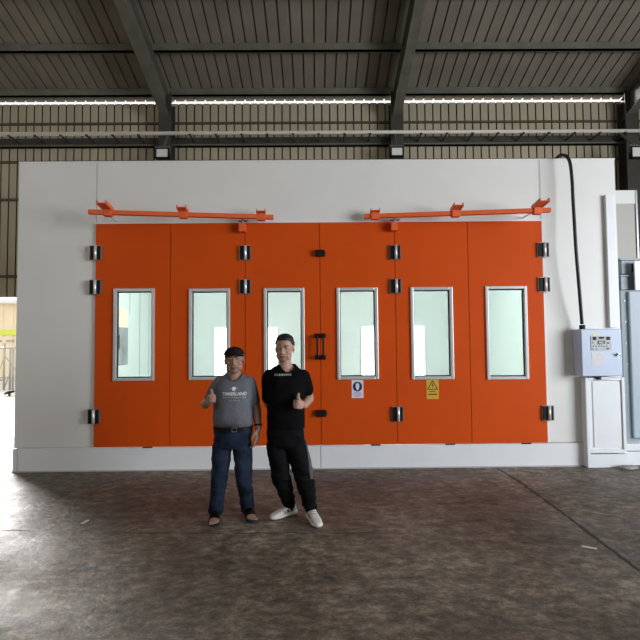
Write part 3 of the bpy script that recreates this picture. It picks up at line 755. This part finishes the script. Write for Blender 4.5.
def project_text(txt, cx, z, w, shirt, par, m, name='lettering', h=None):
    """lettering lying on the shirt front; the shirt is already built in world coordinates (origin offset restored)"""
    cu = bpy.data.curves.new('t', 'FONT'); cu.body = txt; cu.align_x = 'CENTER'; cu.size = 1; cu.resolution_u = 2; cu.offset = .018
    o = bpy.data.objects.new('t', cu); COL.objects.link(o)
    dg = bpy.context.evaluated_depsgraph_get(); me = bpy.data.meshes.new_from_object(o.evaluated_get(dg)); bpy.data.objects.remove(o)
    xs = [v.co.x for v in me.vertices]; ys = [v.co.y for v in me.vertices]; sc = w/(max(xs)-min(xs)); sy = sc if h is None else h/(max(ys)-min(ys))
    bm = bmesh.new(); bm.from_mesh(me); bpy.data.meshes.remove(me)
    bmesh.ops.triangulate(bm, faces=bm.faces)
    drape(bm, [(v, cx + v.co.x*sc, z + v.co.y*sy) for v in bm.verts], shirt)
    return obj(name, bm, m, par)
def drape(bm, vv, shirt, off=.004):
    bv, org = shirt
    for v, X, Z in vv:
        h = bv.ray_cast(Vector((X, org[1]-1.5, Z)), Vector((0, 1, 0)))
        v.co = Vector((X, (h[0].y if h[0] else org[1]) - off, Z))
def neck_cut(me, c, rx, ry, zmin):
    bm = bmesh.new(); bm.from_mesh(me)
    kill = [v for v in bm.verts if v.co.z > zmin and ((v.co.x-c[0])/rx)**2 + ((v.co.y-c[1])/ry)**2 < 1]
    bmesh.ops.delete(bm, geom=kill, context='VERTS')
    loop = [v for v in bm.verts if v.is_boundary]
    loop.sort(key=lambda v: math.atan2(v.co.y-c[1], v.co.x-c[0]))
    pts = [v.co.copy() for v in loop]; n = len(pts)
    pts = [sum((pts[(i+j) % n] for j in range(-4, 5)), Vector())/9 for i in range(0, n, 3)]
    bm.to_mesh(me); bm.free(); me.update()
    return pts + [pts[0], pts[1]]
def bvh_of(me): return BVHTree.FromPolygons([v.co.copy() for v in me.vertices], [tuple(p.vertices) for p in me.polygons])
def add(name, me, m, par): return link(name, me, m, par)

def shoe_geo(heel, toe, z0=0, w=.045, hgt=.06, sc=1.0):
    """list of sections from heel to toe along the ground; returns ring list builder"""
    h = Vector(heel); t = Vector(toe); d = (t-h); L_ = d.length; d.normalize(); s = Vector((-d.y, d.x, 0)).normalized()
    return h, d, s, L_
def lofted(g, h, d, s, L_, secs, n=20, p=2.4):
    """secs: (t along, half width, z bottom, z top)"""
    R_ = []
    for t, hw, zb, zt in secs:
        c = h + d*(L_*t); ring = []
        for k in range(n):
            a = 2*math.pi*k/n; ca, sa = math.cos(a), math.sin(a)
            x = hw*math.copysign(abs(ca)**(2/p), ca); z = (zb+zt)/2 + (zt-zb)/2*math.copysign(abs(sa)**(2/p), sa)
            ring.append(Vector((c.x, c.y, z)) + s*x)
        R_.append(ring)
    g.rings(R_)

# ============================================================== older man in cap and grey shirt
YP = 4.42
def J(px, py, dy=0): return at(px, py, YP+dy)
root = thing('person', ground(232, 521), 'person in black cap, grey printed t-shirt, blue jeans and black sandals giving a thumbs up', 'person')
SK1 = skin_mat('weathered_skin', (.36, .205, .145), (.16, .06, .045))
hc = J(234.3, 360.4, -.02)
Hd = Matrix.Translation(hc) @ Euler((R(-2), R(-3), R(6))).to_matrix().to_4x4()
hs = 1.0
g = Geo(); head_geo(g, Hd, hs, wide=1.14, full=1.18)
g.chain([J(234, 369, .01), J(234, 379, .03)], [.058, .062], n=18)
cx = J(233.5, 400).x; zq = lambda py: J(233, py).z
g.loft([(J(232,379).x, YP+.02, zq(440), .14, .10), (cx, YP+.01, zq(400), .15, .12), (cx, YP+.025, zq(386), .155, .098), (cx, YP+.035, zq(380.0)-.006, .142, .075), (cx+.002, YP+.040, zq(376.2)-.006, .10, .056), (J(234,0).x, YP+.042, zq(373.0), .06, .050)])
# arm on the photo's left, bent with a thumb up
sh_, el_, wr_ = J(219.8, 383.5, .03), J(205.5, 404.0, .08), J(208.2, 402.0, -.14)
g.chain([sh_, sh_.lerp(el_, .5), el_], [.052, .046, .042], n=16)
g.chain([el_, el_.lerp(wr_, .45)+Vector((0,0,-.004)), wr_], [.044, .041, .030], n=16)
fd = (wr_-el_).normalized(); fd = (fd + Vector((.06, 0, .30))).normalized()
fist(g, wr_, fd, (-.10, .25, 1), (1, 0, .1), s=1.02, thumb_up=.034)
# arm on the photo's right, hanging
s2, e2, w2 = J(249.3, 383.5, .04), J(256.3, 408, .06), J(258.3, 429.0, -.0)
g.chain([s2, s2.lerp(e2, .5), e2], [.052, .046, .042], n=16); g.chain([e2, e2.lerp(w2, .35), w2], [.043, .042, .029], n=16)
open_hand(g, w2, (-.05, -.12, -1), (-.35, -1, 0), (-1, .3, 0), s=1.03, curl=.55)
# legs inside the jeans, feet
F1h, F1t = ground(215.2, 517.0), ground(213.9, 527.0)
F2h, F2t = ground(247.5, 514.0), ground(252.5, 522.8)
def foot(g, H_, T_, out):
    h, d, s, L_ = shoe_geo(H_, T_)
    lofted(g, h, d, s, L_, [(0.0, .020, .022, .05), (.05, .029, .020, .085), (.22, .033, .020, .115), (.42, .038, .022, .095), (.62, .044, .020, .066), (.78, .047, .020, .048), (.86, .044, .020, .042)])
    for k, (x, r_, e) in enumerate(((.034, .013, .98), (.014, .0095, .99), (-.003, .009, .965), (-.019, .0085, .93), (-.033, .008, .885))):
        a = h + d*(L_*.80) + s*x*out; b = h + d*(L_*e) + s*x*out*1.02
        g.chain([Vector((a.x, a.y, .032)), Vector((b.x, b.y, .031))], [r_, r_*.95], n=10)
def stretch_toe(H_, T_, L_=.26):
    d = (T_-H_); d.z = 0; d.normalize(); m = (H_+T_)/2; return m-d*L_/2, m+d*L_/2
F1h, F1t = stretch_toe(F1h, F1t); F2h, F2t = stretch_toe(F2h, F2t)
foot(g, F1h, F1t, -1); foot(g, F2h, F2t, 1)
def ankle(H_, T_): p = H_.lerp(T_, .18); return Vector((p.x, p.y, .10))
A1, A2 = ankle(F1h, F1t), ankle(F2h, F2t)
g.chain([Vector((A1.x, A1.y, .07)), Vector((A1.x, A1.y, .10)).lerp(J(220, 478, .0), .4), J(220, 478, .0), J(223, 448, .02)], [.037, .040, .048, .06], n=14)
g.chain([Vector((A2.x, A2.y, .07)), Vector((A2.x, A2.y, .10)).lerp(J(244, 478, .0), .4), J(244, 478, .0), J(242, 448, .02)], [.037, .040, .048, .06], n=14)
me = remesh(g, .0048, 2, 'body', fac=.4); paint(me, Hd, hs, smile=1)
body = add('body', me, SK1, root); eyes(body, Hd, hs, .0035)
# t-shirt
cx = J(233.5, 400).x
g = Geo()
zz = lambda py: J(233, py).z
TOP1 = [(cx-.005, YP-.00, zz(408), .172, .150), (cx, YP+.012, zz(396), .172, .132), (cx, YP+.025, zz(386), .172, .108), (cx+.0, YP+.035, zz(380.0), .160, .085), (cx+.002, YP+.040, zz(376.2), .110, .065), (J(234,0).x, YP+.042, zz(373.0), .070, .056)]
g.loft([(cx+.0, YP+.03, zz(426.5), .166, .122), (cx-.005, YP+.005, zz(420), .176, .146)] + TOP1, p=2.35)
g.chain([J(223, 382.0, .03), sh_, sh_.lerp(el_, .66)], [.050, .060, .052], n=18); g.chain([J(246, 382, .03), s2, s2.lerp(e2, .74)], [.050, .060, .052], n=18)
me = remesh(g, .007, 4, 't_shirt', wrk(.006, (7, 7, 6), 3, 1.0))
NCK = neck_cut(me, (J(234.3,0).x, YP+.018), .074, .072, zz(384))
TS = mat('heather_grey_cotton', (.155, .158, .185), .85, spec=.08, var=.18, scale=90, bump=.3, bscale=300)
shirt = (bvh_of(me), (cx, YP))
tshirt = add('t_shirt', me, TS, root)
def hoop(c, d, r_, th, name, m, par, flat=1.0, n=28, side=None):
    bm = BM(); D, s, u = frame_axes(d)
    if side is not None: s = Vector(side); s = (s-D*s.dot(D)).normalized(); u = s.cross(D)
    pts = [Vector(c) + (s*math.cos(t)+u*math.sin(t)*flat)*r_ for t in [2*math.pi*k/n for k in range(n+1)]]
    tube(bm, pts, th, 8); return obj(name, bm, m, par)
bm = BM(); tube(bm, NCK, .0065, 8); obj('collar', bm, mat('collar_grey', (.10, .10, .12), .85, spec=.1), tshirt)
WP_ = mat('shirt_print_white', (.78, .78, .78), .7)
zc = J(0, 396.2).z; xc = J(236.3, 396).x
project_text('TIMBERLAND', xc, zc, .215, shirt, tshirt, WP_, 'lettering', h=.028)
def marks(xc, z, w, h, seed, shirt, par, m):
    rg = random.Random(seed); bm = BM(); vv = []; x = -w/2
    while x < w/2:
        q = rg.uniform(.6, 1.2)*h*.8
        vs = [bm.verts.new((0, 0, 0)) for _ in range(4)]; bm.faces.new(vs)
        for v, (a, b) in zip(vs, ((x, 0), (x+q, 0), (x+q, h), (x, h))): vv.append((v, xc+a, z+b))
        x += q + h*.35
    drape(bm, vv, shirt); return obj('lettering', bm, m, par)
marks(xc, J(0, 398.7).z, .20, .010, 1, shirt, tshirt, mat('shirt_print_dim', (.36, .36, .37), .7))
marks(xc, J(0, 401.6).z, .09, .009, 2, shirt, tshirt, mat('shirt_print_dimmer', (.30, .30, .32), .7))
bm = BM(); vv = []
def blob(pts):
    vs = [bm.verts.new((0, 0, 0)) for _ in pts]; bm.faces.new(vs); vv.extend((v, xc-.005+p[0], J(0, 391.5).z+p[1]) for v, p in zip(vs, pts))
blob([(math.cos(t)*.020, .018+math.sin(t)*.013) for t in [2*math.pi*k/14 for k in range(14)]]); blob([(-.012, -.004), (.012, -.004), (.010, .007), (-.010, .007)]); blob([(-.035, .009), (-.029, .009), (-.029, .015), (-.035, .015)]); blob([(.029, .009), (.035, .009), (.035, .015), (.029, .015)])
drape(bm, vv, shirt); obj('emblem', bm, WP_, tshirt)
# jeans
JE = mat('indigo_denim', (.010, .014, .029), .8, spec=.06, var=.35, scale=6, var2=(.034, .050, .088), bump=.25, bscale=250)
g = Geo(); jx = lambda px: J(px, 450).x
g.loft([(jx(232.5), YP+.03, zz(447.5), .150, .095), (jx(232.5), YP+.035, zz(440), .170, .125), (jx(232.8), YP+.035, zz(431), .170, .130), (jx(232.8), YP+.03, zz(424.5), .160, .122)], p=2.5)
def legs(g, A, sx, kn, hp, rad, zb=.07):
    a = Vector((A.x+sx, A.y, zb)); k = J(kn[0], kn[1], .02); k.y -= .02; h = J(hp[0], hp[1], .03)
    g.chain([a, a.lerp(k, .33)+Vector((0,.008,0)), a.lerp(k, .68)+Vector((0,.004,0)), k, k.lerp(h, .5), h], rad, n=22)
legs(g, A1, .006, (219.8, 478), (222.2, 448), [.066, .062, .064, .070, .080, .088], .075)
legs(g, A2, -.004, (244.2, 478), (242.6, 448), [.066, .062, .064, .070, .080, .088], .075)
me = remesh(g, .007, 3, 'jeans', wrk(.007, (7, 7, 12), 9, .5)); jeans = add('jeans', me, JE, root)
# belt follows the waist
bm = BM(); pts = []
for k in range(41):
    t = 2*math.pi*k/40; c, q = math.cos(t), math.sin(t); pts.append(Vector((jx(232.8)+.178*math.copysign(abs(c)**.85, c), YP+.028+.138*math.copysign(abs(q)**.85, q), zz(427.6))))
for k in range(40): bar(bm, pts[k], pts[k+1]+(pts[k+1]-pts[k])*.1, .008, .036, up=(0, 0, 1))
belt = obj('belt', bm, mat('black_leather', (.006, .006, .007), .55, spec=.2), root)
bm = BM(); bx_ = jx(236.5); 
for a in ((-.024, -.018, -.020, .020), (.018, .024, -.020, .020), (-.024, .024, .014, .020), (-.024, .024, -.020, -.014)): box(bm, bx_+a[0], bx_+a[1], YP+.028-.150, YP+.028-.141, zz(427.6)+a[2], zz(427.6)+a[3])
obj('buckle', bm, M['steelgrey'], belt)
# cap
CAPM = mat('black_cap_cloth', (.014, .014, .015), .8, spec=.08, var=.2, scale=30)
bm = BM(); bmesh.ops.create_uvsphere(bm, u_segments=32, v_segments=18, radius=1)
bmesh.ops.delete(bm, geom=[v for v in bm.verts if v.co.z < -.12], context='VERTS')
for v in bm.verts:
    q = v.co; y = .020+q.y*.104; v.co = Hd @ Vector((q.x*.096, y, .052 + q.z*.074))
bmesh.ops.solidify(bm, geom=bm.faces[:], thickness=.004)
cap = obj('cap', bm, CAPM, root, smooth=True)
bm = BM(); R1, R2 = [], []
for k in range(17):
    a = math.pi*(k/16); x = -math.cos(a)*.086; yin = -.078*math.sin(a)+.010; yo = yin - .058*math.sin(a)**.6
    zc_ = .060 - .012*(x/.08)**2*1.0
    R1.append((x, yin, zc_)); R2.append((x*1.0, yo, zc_-.012))
for o_ in (0, -.005):
    va = [bm.verts.new(Hd @ (Vector(p)+Vector((0, 0, o_)))) for p in R1]; vb = [bm.verts.new(Hd @ (Vector(p)+Vector((0, 0, o_)))) for p in R2]
    for k in range(16): bm.faces.new((va[k], va[k+1], vb[k+1], vb[k]))
obj('brim', bm, CAPM, cap, smooth=True)
bm = BM(); bmesh.ops.create_uvsphere(bm, u_segments=8, v_segments=6, radius=.007); bmesh.ops.translate(bm, verts=bm.verts, vec=Hd @ Vector((0, .02, .123))); obj('button', bm, CAPM, cap)
# short hair at the sides and back of the head under the cap
bm = BM(); bmesh.ops.create_uvsphere(bm, u_segments=32, v_segments=20, radius=1)
bmesh.ops.delete(bm, geom=[v for v in bm.verts if v.co.z < -.62 or v.co.z > .2 or v.co.y < -.12], context='VERTS')
for v in bm.verts: v.co = Hd @ Vector((v.co.x*.0885, .020+v.co.y*.100, .035+v.co.z*.092))
bmesh.ops.solidify(bm, geom=bm.faces[:], thickness=.004)
obj('hair', bm, mat('greying_hair', (.05, .048, .046), .7, var=.5, scale=80), root, smooth=True)
# watch
wd = (w2-e2).normalized(); wpos = w2 - wd*.035
hoop(wpos, wd, .033, .008, 'watch', M['black'], root)
# sandals
for H_, T_ in ((F1h, F1t), (F2h, F2t)):
    g = Geo(); h, d, s, L_ = shoe_geo(H_, T_); lofted(g, h, d, s, L_, [(-.04, .020, .002, .022), (.0, .034, .001, .024), (.2, .038, .001, .024), (.5, .040, .001, .022), (.75, .053, .001, .022), (.92, .048, .001, .022), (1.02, .030, .002, .020), (1.05, .012, .004, .018)])
    bm = BM(); me_ = mesh_from((g.v, g.f)); sole = add('sandal', me_, M['rubber'], root)
    for p in me_.polygons: p.use_smooth = True
    bm = BM(); R_ = []
    for t0, zt, hw in ((.42, .108, .045), (.52, .097, .048), (.62, .082, .052), (.76, .064, .055)):
        c = h + d*(L_*t0); R_.append([bm.verts.new(Vector((c.x, c.y, 0)) + s*hw*math.cos(a) + Vector((0, 0, .012+(zt-.012)*math.sin(a)**.7 if 0 < a < math.pi else .012))) for a in [math.pi*k/14 for k in range(15)]])
    for a_, b_ in zip(R_, R_[1:]):
        for k in range(14): bm.faces.new((a_[k], a_[k+1], b_[k+1], b_[k]))
    bmesh.ops.solidify(bm, geom=bm.faces[:], thickness=.005)
    obj('strap', bm, M['black'], sole, smooth=True)

# ============================================================== younger man in black
YP = 4.40
root = thing('person', ground(298, 521), 'tall person in plain black t-shirt and black striped track trousers with white trainers', 'person')
SK2 = skin_mat('light_skin', (.48, .285, .21), (.20, .075, .06))
hc = J(284.6, 348.6, -.02); hs = .99
Hd = Matrix.Translation(hc) @ Euler((R(3), R(2), R(-8))).to_matrix().to_4x4()
g = Geo(); head_geo(g, Hd, hs, wide=1.12, full=1.10)
g.chain([J(285, 361, .02), J(285, 373, .04)], [.056, .062], n=18)
cx = J(285.6, 400).x
zz = lambda py: J(285, py).z
TOP2 = [(cx-.0, YP+.025, zz(420), .170, .130), (cx, YP+.02, zz(405), .166, .128), (cx, YP+.02, zz(391), .172, .126), (cx, YP+.03, zz(379), .182, .112), (cx, YP+.035, zz(372.5), .165, .086), (cx, YP+.040, zz(367.5), .112, .066), (J(285.3,0).x, YP+.042, zz(364.5), .066, .054)]
g.chain([J(285, 358, .02), J(285.3, 367, .04)], [.056, .060], n=18)
g.loft([(a, b, c_-.006, d-.018, e_-.012) for a, b, c_, d, e_ in TOP2[1:]])
# photo's right arm: forearm crosses to the belly, thumb up
sh_, el_, wr_ = J(302.8, 376.5, .04), J(309.3, 398.5, .10), J(304.0, 405.0, -.12)
g.chain([sh_, sh_.lerp(el_, .5), el_], [.054, .047, .043], n=16); g.chain([el_, el_.lerp(wr_, .4), wr_], [.044, .042, .030], n=16)
fist(g, wr_, (-.55, -.62, .14), (-.08, -.05, 1), (-.75, .6, 0), s=1.02, thumb_up=.034)
# photo's left arm: bent, hand behind the back
s2, e2, w2 = J(269.2, 377, .04), J(267.2, 400, .10), J(274.5, 416, .22)
g.chain([s2, s2.lerp(e2, .5), e2], [.054, .047, .043], n=16); g.chain([e2, e2.lerp(w2, .4), w2], [.044, .041, .029], n=16)
open_hand(g, w2, (.85, .1, -.35), (0, .2, 1), (0, 1, 0), s=1.0, curl=.5)
T1h, T1t = stretch_toe(ground(289.5, 515.0), ground(276.5, 518.6), .27); T2h, T2t = stretch_toe(ground(310.0, 518.0), ground(318.2, 527.0), .285)
A1, A2 = ankle(T1h, T1t), ankle(T2h, T2t)
g.chain([Vector((A1.x, A1.y, .07)), Vector((A1.x, A1.y, .10)).lerp(J(281, 476, .0), .4), J(281, 476, .0), J(278, 448, .02)], [.034, .040, .048, .06], n=14)
g.chain([Vector((A2.x, A2.y, .07)), Vector((A2.x, A2.y, .10)).lerp(J(304, 476, .0), .4), J(304, 476, .0), J(297, 448, .02)], [.034, .040, .048, .06], n=14)
me = remesh(g, .0048, 2, 'body', fac=.4); paint(me, Hd, hs, smile=.3)
body = add('body', me, SK2, root); eyes(body, Hd, hs, .0042)
# hair: short crop with sides
bm = BM(); bmesh.ops.create_icosphere(bm, subdivisions=5, radius=1)
def hair_cut(q):
    az = abs(math.degrees(math.atan2(q.x, -q.y)))
    def st(a, b, x): t = min(1, max(0, (x-a)/(b-a))); return t*t*(3-2*t)
    zl = .50 - .04*st(0, 35, az) - .52*st(42, 74, az) - .42*st(95, 150, az) + .03*noise.noise(q*14)
    return q.z > zl
bmesh.ops.delete(bm, geom=[v for v in bm.verts if not hair_cut(v.co)], context='VERTS')
for v in bm.verts:
    q = v.co.copy(); th = 1 + .03*noise.noise(q*9) + (.05 if q.z > .55 else 0)
    v.co = Hd @ (Vector((q.x*.0905*th, .014+q.y*.104*th, .036+q.z*.099*th))*hs)
bmesh.ops.solidify(bm, geom=bm.faces[:], thickness=.010)
obj('hair', bm, HAIRD, root, smooth=True)
# t-shirt
BK = mat('black_cotton', (.0045, .0045, .0052), .85, spec=.08, var=.3, scale=60, bump=.2, bscale=250)
g = Geo()
g.loft([(cx-.0, YP+.03, zz(428), .172, .132)] + TOP2, p=2.35)
g.chain([J(298, 375.5, .03), sh_, sh_.lerp(el_, .60)], [.050, .062, .064], n=18); g.chain([J(274, 376.5, .03), s2, s2.lerp(e2, .88)], [.050, .060, .056], n=18)
me = remesh(g, .007, 4, 't_shirt', wrk(.006, (7, 7, 5), 21, -.8)); NCK = neck_cut(me, (J(285.4,0).x, YP+.022), .074, .070, zz(376)); shirt = (bvh_of(me), (cx, YP)); tshirt = add('t_shirt', me, BK, root)
bm = BM(); tube(bm, NCK, .006, 8); obj('collar', bm, BK, tshirt)
marks(J(283.3, 377).x, J(0, 377.8).z, .150, .017, 5, shirt, tshirt, mat('print_grey_white', (.34, .34, .34), .7))
# trousers
TR = mat('black_track_cloth', (.0058, .006, .0075), .75, spec=.08, var=.35, scale=8, bump=.2, bscale=120)
g = Geo(); jx = lambda px: J(px, 450).x
g.loft([(jx(286), YP+.03, zz(446.5), .150, .100), (jx(285.8), YP+.035, zz(438), .168, .128), (jx(285), YP+.03, zz(424), .160, .122)], p=2.5)
legs(g, A1, -.012, (281.0, 476), (277.2, 446), [.056, .068, .076, .082, .088, .092], .105)
legs(g, A2, -.004, (304.2, 476), (296.2, 446), [.056, .068, .076, .084, .090, .094], .105)
me = remesh(g, .007, 3, 'trousers', wrk(.009, (6, 6, 11), 40, .7)); tb = (bvh_of(me), (jx(286), YP)); tr = add('trousers', me, TR, root)
# grey side stripe lying on the outer leg
def stripe(rows, m, name):
    bm = BM(); bv = tb[0]; prev = None
    rows2 = []
    for (a, b) in zip(rows, rows[1:]):
        for k in range(6): rows2.append([a[j]+(b[j]-a[j])*k/6 for j in range(3)])
    rows2.append(list(rows[-1]))
    for py, x0, x1 in rows2:
        cur = []
        for t in (0, .34, .67, 1):
            px = x0+(x1-x0)*t; o_ = CAM; d_ = ray(px, py).normalized(); h = bv.ray_cast(o_, d_)
            if h[0] is None:
                P_ = at(px, py, YP); n_ = bv.find_nearest(P_); cur.append(bm.verts.new(n_[0] + n_[1]*.003))
            else: cur.append(bm.verts.new(h[0] + h[1]*.003))
        if prev:
            for k in range(3): bm.faces.new((prev[k], prev[k+1], cur[k+1], cur[k]))
        prev = cur
    bmesh.ops.solidify(bm, geom=bm.faces[:], thickness=.0015)
    return obj(name, bm, m, tr)
stripe([(428, 303.0, 305.6), (440, 305.0, 308.4), (452, 307.0, 310.6), (462, 308.4, 312.0), (470, 309.0, 312.8), (479, 310.5, 313.3)], mat('grey_side_stripe', (.17, .165, .165), .7, var=.2, scale=30), 'side_stripe')
# trainers
WS = mat('white_trainer_leather', (.70, .68, .64), .5, var=.08, scale=20); SO = mat('trainer_sole_white', (.74, .72, .68), .5, var=.06)
for H_, T_ in ((T1h, T1t), (T2h, T2t)):
    h, d, s, L_ = shoe_geo(H_, T_)
    g = Geo(); lofted(g, h, d, s, L_, [(-.02, .020, .03, .085), (.02, .034, .02, .110), (.12, .039, .02, .122), (.26, .041, .02, .122), (.38, .042, .02, .105), (.52, .045, .02, .086), (.68, .049, .02, .068), (.84, .046, .02, .056), (.95, .034, .02, .047), (1.0, .016, .02, .038)])
    me_ = remesh(g, .006, 3, 'trainer'); up = add('trainer', me_, WS, root)
    g = Geo(); lofted(g, h, d, s, L_, [(-.06, .018, .012, .042), (-.03, .034, .003, .050), (.1, .043, .001, .044), (.35, .043, .001, .036), (.55, .048, .001, .034), (.75, .054, .001, .034), (.9, .048, .002, .036), (1.0, .030, .006, .038), (1.035, .012, .012, .034)])
    me_ = remesh(g, .005, 2, 'sole'); add('sole', me_, SO, up)
    bvs = bvh_of(up.data); org = ORG[up.name]
    bm = BM()
    for k in range(4):                                    # laces
        t0 = .30+k*.085; c = h + d*(L_*t0) - org
        pts = []
        for q in (-1, -.5, 0, .5, 1):
            P_ = c + s*q*.024; hh = bvs.ray_cast(Vector((P_.x, P_.y, .4-org.z)), Vector((0, 0, -1)))
            pts.append((hh[0] if hh[0] else P_) + Vector((0, 0, .003)) + org)
        tube(bm, pts, .003, 6)
    obj('lace', bm, mat('lace_grey', (.30, .30, .30), .8), up)
    for sd in (-1, 1):                                     # dark side marks
        bm = BM()
        for k, (t0, t1) in enumerate(((.16, .26), (.32, .42), (.47, .58))):
            vs = []
            for t_, z_ in ((t0, .048), (t1, .044), (t1+.04, .075-.006*k), (t0+.05, .082-.006*k)):
                P_ = h + d*(L_*t_) + s*sd*.2 - org; P_.z = z_-org.z; hh = bvs.ray_cast(P_, -s*sd); vs.append(bm.verts.new((hh[0] if hh[0] else P_) + s*sd*.0025 + org))
            bm.faces.new(vs)
        bmesh.ops.solidify(bm, geom=bm.faces[:], thickness=.0015)
        obj('side_mark', bm, mat('trainer_dark_mark', (.05, .05, .055), .5), up)
# ------------------------------------------------------------------ light
w = bpy.data.worlds.new('world'); scene.world = w; w.use_nodes = True
bg = w.node_tree.nodes['Background']; bg.inputs[0].default_value = (.93, .97, 1.0, 1); bg.inputs[1].default_value = 1.25
def area(name, loc, target, sx, sy, e, col):
    l = bpy.data.lights.new(name, 'AREA'); l.shape = 'RECTANGLE'; l.size = sx; l.size_y = sy; l.energy = e; l.color = col
    o = bpy.data.objects.new(name, l); COL.objects.link(o); o.location = loc
    o.rotation_euler = (Vector(target)-Vector(loc)).to_track_quat('-Z', 'Y').to_euler(); return o
area('daylight_right_gate', (10.9, -1.1, 2.9), (0.5, 6.3, 2.0), 6.0, 4.4, 1230, (.90, .95, 1.0))
sl = bpy.data.lights.new('sun', 'SUN'); sl.energy = 17.0; sl.angle = R(24); sl.color = (1, .98, .96)
so = bpy.data.objects.new('sun', sl); COL.objects.link(so); so.location = (-20, 30, 12)
so.rotation_euler = Vector((1.3, -1.65, -.56)).to_track_quat('-Z', 'Y').to_euler()
scene.view_settings.view_transform = 'Standard'; scene.view_settings.look = 'None'
scene.view_settings.gamma = 1; scene.view_settings.use_curve_mapping = False
scene.view_settings.exposure = 0
scene.cycles.use_denoising = True
scene.cycles.max_bounces = 6; scene.cycles.transparent_max_bounces = 8
scene.cycles.sample_clamp_indirect = 6
